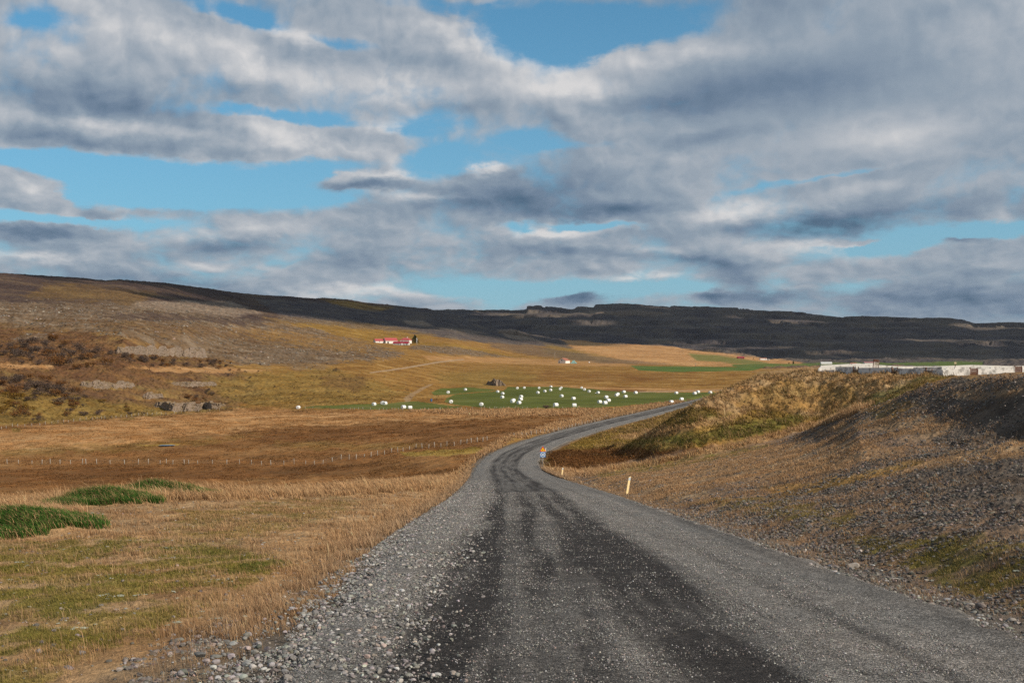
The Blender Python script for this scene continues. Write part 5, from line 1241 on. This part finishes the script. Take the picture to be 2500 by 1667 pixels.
fcp = [(700 + x / 5.88, 920 + y / 5.88) for x, y in ((267,458),(373,455),(815,468),(914,472),(970,472),(1032,470),(1095,472),(1203,477),(1327,482),(1385,484),(1438,484),(1508,480),(1550,480),(1600,480),(1664,480),(1786,486),(1920,480),(1976,482),(2037,484),(2125,482),(2202,482))]
fcp += [(1050 + x / 5.88, 920 + y / 5.88) for x, y in ((67,477),(143,480),(397,474),(447,472),(525,470),(608,463),(730,467),(775,462),(853,458),(925,462),(957,460),(1015,458),(1058,464),(1127,462),(1217,462),(1232,462),(1327,458),(1397,462),(1545,462),(1767,458),(1900,458),(2133,458))]
fence('fence of thin posts along the front edge of the hay field', fcp, .6, .95)
fdp = [(1400 + x / 5.88, 920 + y / 5.88) for x, y in ((600,464),(652,458),(740,457),(810,452),(850,442),(908,432),(1025,422),(1095,404),(1165,410),(1180,407),(1245,380),(1277,380),(1320,372),(1363,367),(1630,347),(1673,337))]
fence('fence of brown posts in the tall grass beside the far road', fdp, .7, 1.1, True, M_brownwood)

# ------------------------------------------------------------------ sheep pens on the plateau
pen_px = lambda x: 1950 + x / 4.276
pl = [(1998, 190), (2182, 168), (2300, 157), (2500, 160), (2720, 175)]
def pen_at(px):
    d = np.interp(px, [a for a, _ in pl], [b_ for _, b_ in pl]); return np.array([(px - 1250) / F * d, d])
pen0 = pen_at(2250); pe = empty('sheep_pen', (pen0[0], pen0[1], gz(*pen0))); tag(pe, 'weathered white concrete sheep pen with wooden gates on the plateau', 'sheep pen')
def wall_seg(a, b_, h=.90, th=.18, back=0.0, name='wall_segment', mat_=M_concrete, ha=None):
    b = MB(); n = max(2, int(np.hypot(*(b_ - a)) / 1.2) + 1); pts = [a + (b_ - a) * k / (n - 1) for k in range(n)]
    dr = (b_ - a) / np.hypot(*(b_ - a)); nm = np.array([-dr[1], dr[0]])
    zb = [min(gz(*p) for p in pts) - .3] * 2; za, zb_ = gz(*a) + h, gz(*b_) + h
    vs = []
    for p, zt in ((a, za), (b_, zb_)):
        for s in (-th / 2, th / 2): vs += [(*(p + nm * s - pen0), zb[0] - pe.location.z), (*(p + nm * s - pen0), zt - pe.location.z)]
    b.add(vs, [(0,1,3,2),(4,6,7,5),(0,4,5,1),(2,3,7,6),(1,5,7,3),(0,2,6,4)])
    return b.build(name, mat_, pe, bevel=.02)
for x0, x1 in ((205,375),(390,565),(625,970),(1035,1325),(1395,1500),(1500,1785),(1870,2255),(2330,2500),(2560,3000)):
    wall_seg(pen_at(pen_px(x0)), pen_at(pen_px(x1)))
def gate(x0, x1, mat_, h=.95, gap=.055, n=9):
    a, b_ = pen_at(pen_px(x0)), pen_at(pen_px(x1)); L = np.hypot(*(b_ - a)); an = math.atan2(*(b_ - a)[::-1]); b = MB(); mid = (a + b_) / 2 - pen0
    z0 = gz(*((a + b_) / 2)) - pe.location.z
    for k in range(n):
        f_ = (k + .5) / n - .5; b.box((mid[0] + math.cos(an) * L * f_, mid[1] + math.sin(an) * L * f_, z0 + h / 2 + .02), (L / n * .62, .03, h), an)
    for z in (.2, .75): b.box((mid[0] + .03 * math.sin(an), mid[1] - .03 * math.cos(an), z0 + z), (L, .035, .09), an)
    b.box((mid[0] + .035 * math.sin(an), mid[1] - .035 * math.cos(an), z0 + .47), (math.hypot(L, .55), .03, .08), an, 0, 0)
    g = b.build('gate', mat_, pe)
    for q0 in (a, b_):
        pb = MB(); pb.box((*(q0 - pen0), gz(*q0) - pe.location.z + .5), (.12, .12, 1.15), an); pb.build('gate_post', M_brownwood, g)
gate(570, 622, M_darkwood, .60); gate(974, 1030, M_darkwood, .62); gate(1330, 1392, M_darkwood, .68)
gate(1788, 1862, M_brownwood, 1.0); gate(2257, 2325, M_brownwood, 1.0); gate(2505, 2555, M_brownwood, 1.0)
# the far walls and the dividing walls between them
back = [(2000, 197), (2250, 205), (2500, 214), (2740, 222)]
def back_at(px):
    d = np.interp(px, [a for a, _ in back], [b_ for _, b_ in back]); return np.array([(px - 1250) / F * d, d])
ks = np.linspace(2003, 2740, 9)
for a, b_ in zip(ks[:-1], ks[1:]): wall_seg(back_at(a), back_at(b_), 1.18, mat_=M_whitewash)
for a in (2000, 2110, 2200, 2310, 2420, 2560, 2715):
    wall_seg(pen_at(a) * 1.002 + np.array([0, .35]), back_at(a + 4) - np.array([0, .35]), 1.0, name='dividing_wall')
for a, b_ in ((2040, 2090), (2130, 2190), (2230, 2300), (2330, 2400), (2440, 2520)):
    m0 = (pen_at(a) + back_at(a)) / 2; m1 = (pen_at(b_) + back_at(b_)) / 2; wall_seg(m0, m1, 1.02, name='dividing_wall')
# tilted wooden loading chute
q = hit(2138, 900, 100); q2 = (pen_at(2138) * .4 + back_at(2138) * .6); e = empty('loading_chute', (q2[0], q2[1], gz(*q2))); tag(e, 'tilted brown wooden loading chute rising above the pen walls', 'loading chute')
b = MB()
for k in range(6): b.box((.0 + .03 * k, 0, .75 + .2 * k), (.85, .05, .11))
b.build('slats', paint('bleached_plank', (.50,.42,.36), None, .5, 6), e)
b = MB(); b.box((-.42, .05, 1.05), (.09, .10, 2.1), 0, 0, R(6)); b.box((.50, .05, 1.0), (.09, .10, 1.9), 0, 0, R(6)); b.build('side_rail', M_brownwood, e)
b = MB(); b.box((.10, .0, 1.92), (.80, .08, .38), 0, 0, R(8)); b.build('top_board', M_brownwood, e)
q2 = pen_at(2332) * .45 + back_at(2332) * .55; e = empty('signal_post', (q2[0], q2[1], gz(*q2))); tag(e, 'short post with a small yellowish board inside the sheep pens', 'post')
b = MB(); b.box((0, 0, .85), (.09, .09, 1.7)); b.build('post', M_darkwood, e)
b = MB(); b.box((0, -.06, 1.62), (.36, .04, .34)); b.build('board', paint('ochre_board', (.50,.42,.25), None, .5, 6), e)

# ------------------------------------------------------------------ pond and barrel
p = hit(408, 1089, 150); n = 40; vs = [(1.6 * math.cos(2*math.pi*k/n) * (1 + .12 * math.sin(3*k)), 1.5 * math.sin(2*math.pi*k/n), 0) for k in range(n)]
me = bpy.data.meshes.new('pond'); me.from_pydata(vs, [], [tuple(range(n))]); me.update()
m, t = mat('pond_water'); t.b.inputs['Base Color'].default_value = (.10,.125,.15,1); t.b.inputs['Roughness'].default_value = .32; t.b.inputs['Specular IOR Level'].default_value = .5
o = link('pond', me, m); o.location = (p[0], p[1], gz(p[0], p[1]) + .22); tag(o, 'small blue pool in the brown field', 'pond', kind='structure')
p = hit(1053, 979.5, 200); b = MB(); b.tube((0, 0, 0), (0, 0, .95), .32, n=16); b.tube((0, 0, .3), (0, 0, .34), .335, n=16); b.tube((0, 0, .6), (0, 0, .64), .335, n=16)
o = b.build('blue_barrel', paint('barrel_blue', (.05,.14,.30), None, .3, 3)); o.location = (p[0], p[1], gz(p[0], p[1]) - .1); tag(o, 'small blue barrel in rough grass left of the hay field', 'barrel')

# ------------------------------------------------------------------ unseen clouds added up-sun, shaped to shade the far hills
m, t = mat('shade_cloud'); t.b.inputs['Base Color'].default_value = (.85,.86,.88,1); M_cloud = m
CH = 2500.0
def cloud(name, label, x0, x1, y0, y1, cell, dens, seed):
    """x,y ranges: the ground its shade falls on; the cloud itself hangs up-sun of it"""
    xs = np.arange(x0, x1, cell); ys = np.arange(y0, y1, cell); gx, gy = np.meshgrid(xs, ys)
    dn = dens(gx, gy); on = dn > 0
    off = S[:2] / S[2] * CH; th = 40 + 260 * np.sqrt(np.clip(dn, 0, 1))
    cx, cy_ = gx + off[0], gy + off[1]; k = np.arange(gx.size, dtype=np.int32).reshape(gx.shape); nv = gx.size
    top = np.stack([cx, cy_, CH + th * on + 60 * fbm(gx / 300, gy / 300, 3, seed)], -1).reshape(-1, 3); bot = np.stack([cx, cy_, CH - 30 * on + 0 * gx], -1).reshape(-1, 3)
    fo = on[:-1, :-1] & on[1:, 1:] & on[1:, :-1] & on[:-1, 1:]
    q = np.stack([k[:-1, :-1], k[:-1, 1:], k[1:, 1:], k[1:, :-1]], -1)[fo]
    V = np.concatenate([top, bot]); f = np.concatenate([q, q[:, ::-1] + nv]); u, inv = np.unique(f, return_inverse=True)
    tag(link(name, np_mesh(name, V[u], [inv.reshape(-1, 4)], None, True), M_cloud), label, 'cloud', kind='structure')
def d1(x, y):
    e = sstep(y, 2900, 3500) * sstep(x + .12 * y, -900, 100) * sstep(y + .15 * x, 6700, 5500)
    return e * .70 - .46 + .95 * fbm(x / 480, y / 420, 5, 201, .55)
cloud('cloud', 'out-of-view cloud bank added to shade the far plateau', -1600, 4600, 2800, 6400, 36, d1, 1)
def d2(x, y):
    e = np.exp(-((y - 2560 - 1.6 * x) / 340) ** 2) * sstep(x, -720, -480) * sstep(x, 260, 60)
    return e * 1.3 - .52 + .42 * fbm(x / 300, y / 300, 5, 207, .6)
cloud('cloud', 'smaller out-of-view cloud added to shade the flank of the left ridge', -900, 400, 1300, 3300, 18, d2, 2)

# ------------------------------------------------------------------ the air
hz = MB(); hz.box((600, 4300, 150), (14000, 9800, 700)); m, t = mat('air')
t.n.remove(t.b); pv = t.node('ShaderNodeVolumePrincipled'); pv.inputs['Color'].default_value = (.78,.86,1,1); pv.inputs['Density'].default_value = 1.0e-5; pv.inputs['Anisotropy'].default_value = .2
t.l.new(pv.outputs[0], t.out.inputs['Volume'])
tag(hz.build('haze', m), 'thin bluish air over the valley', 'haze', kind='stuff')
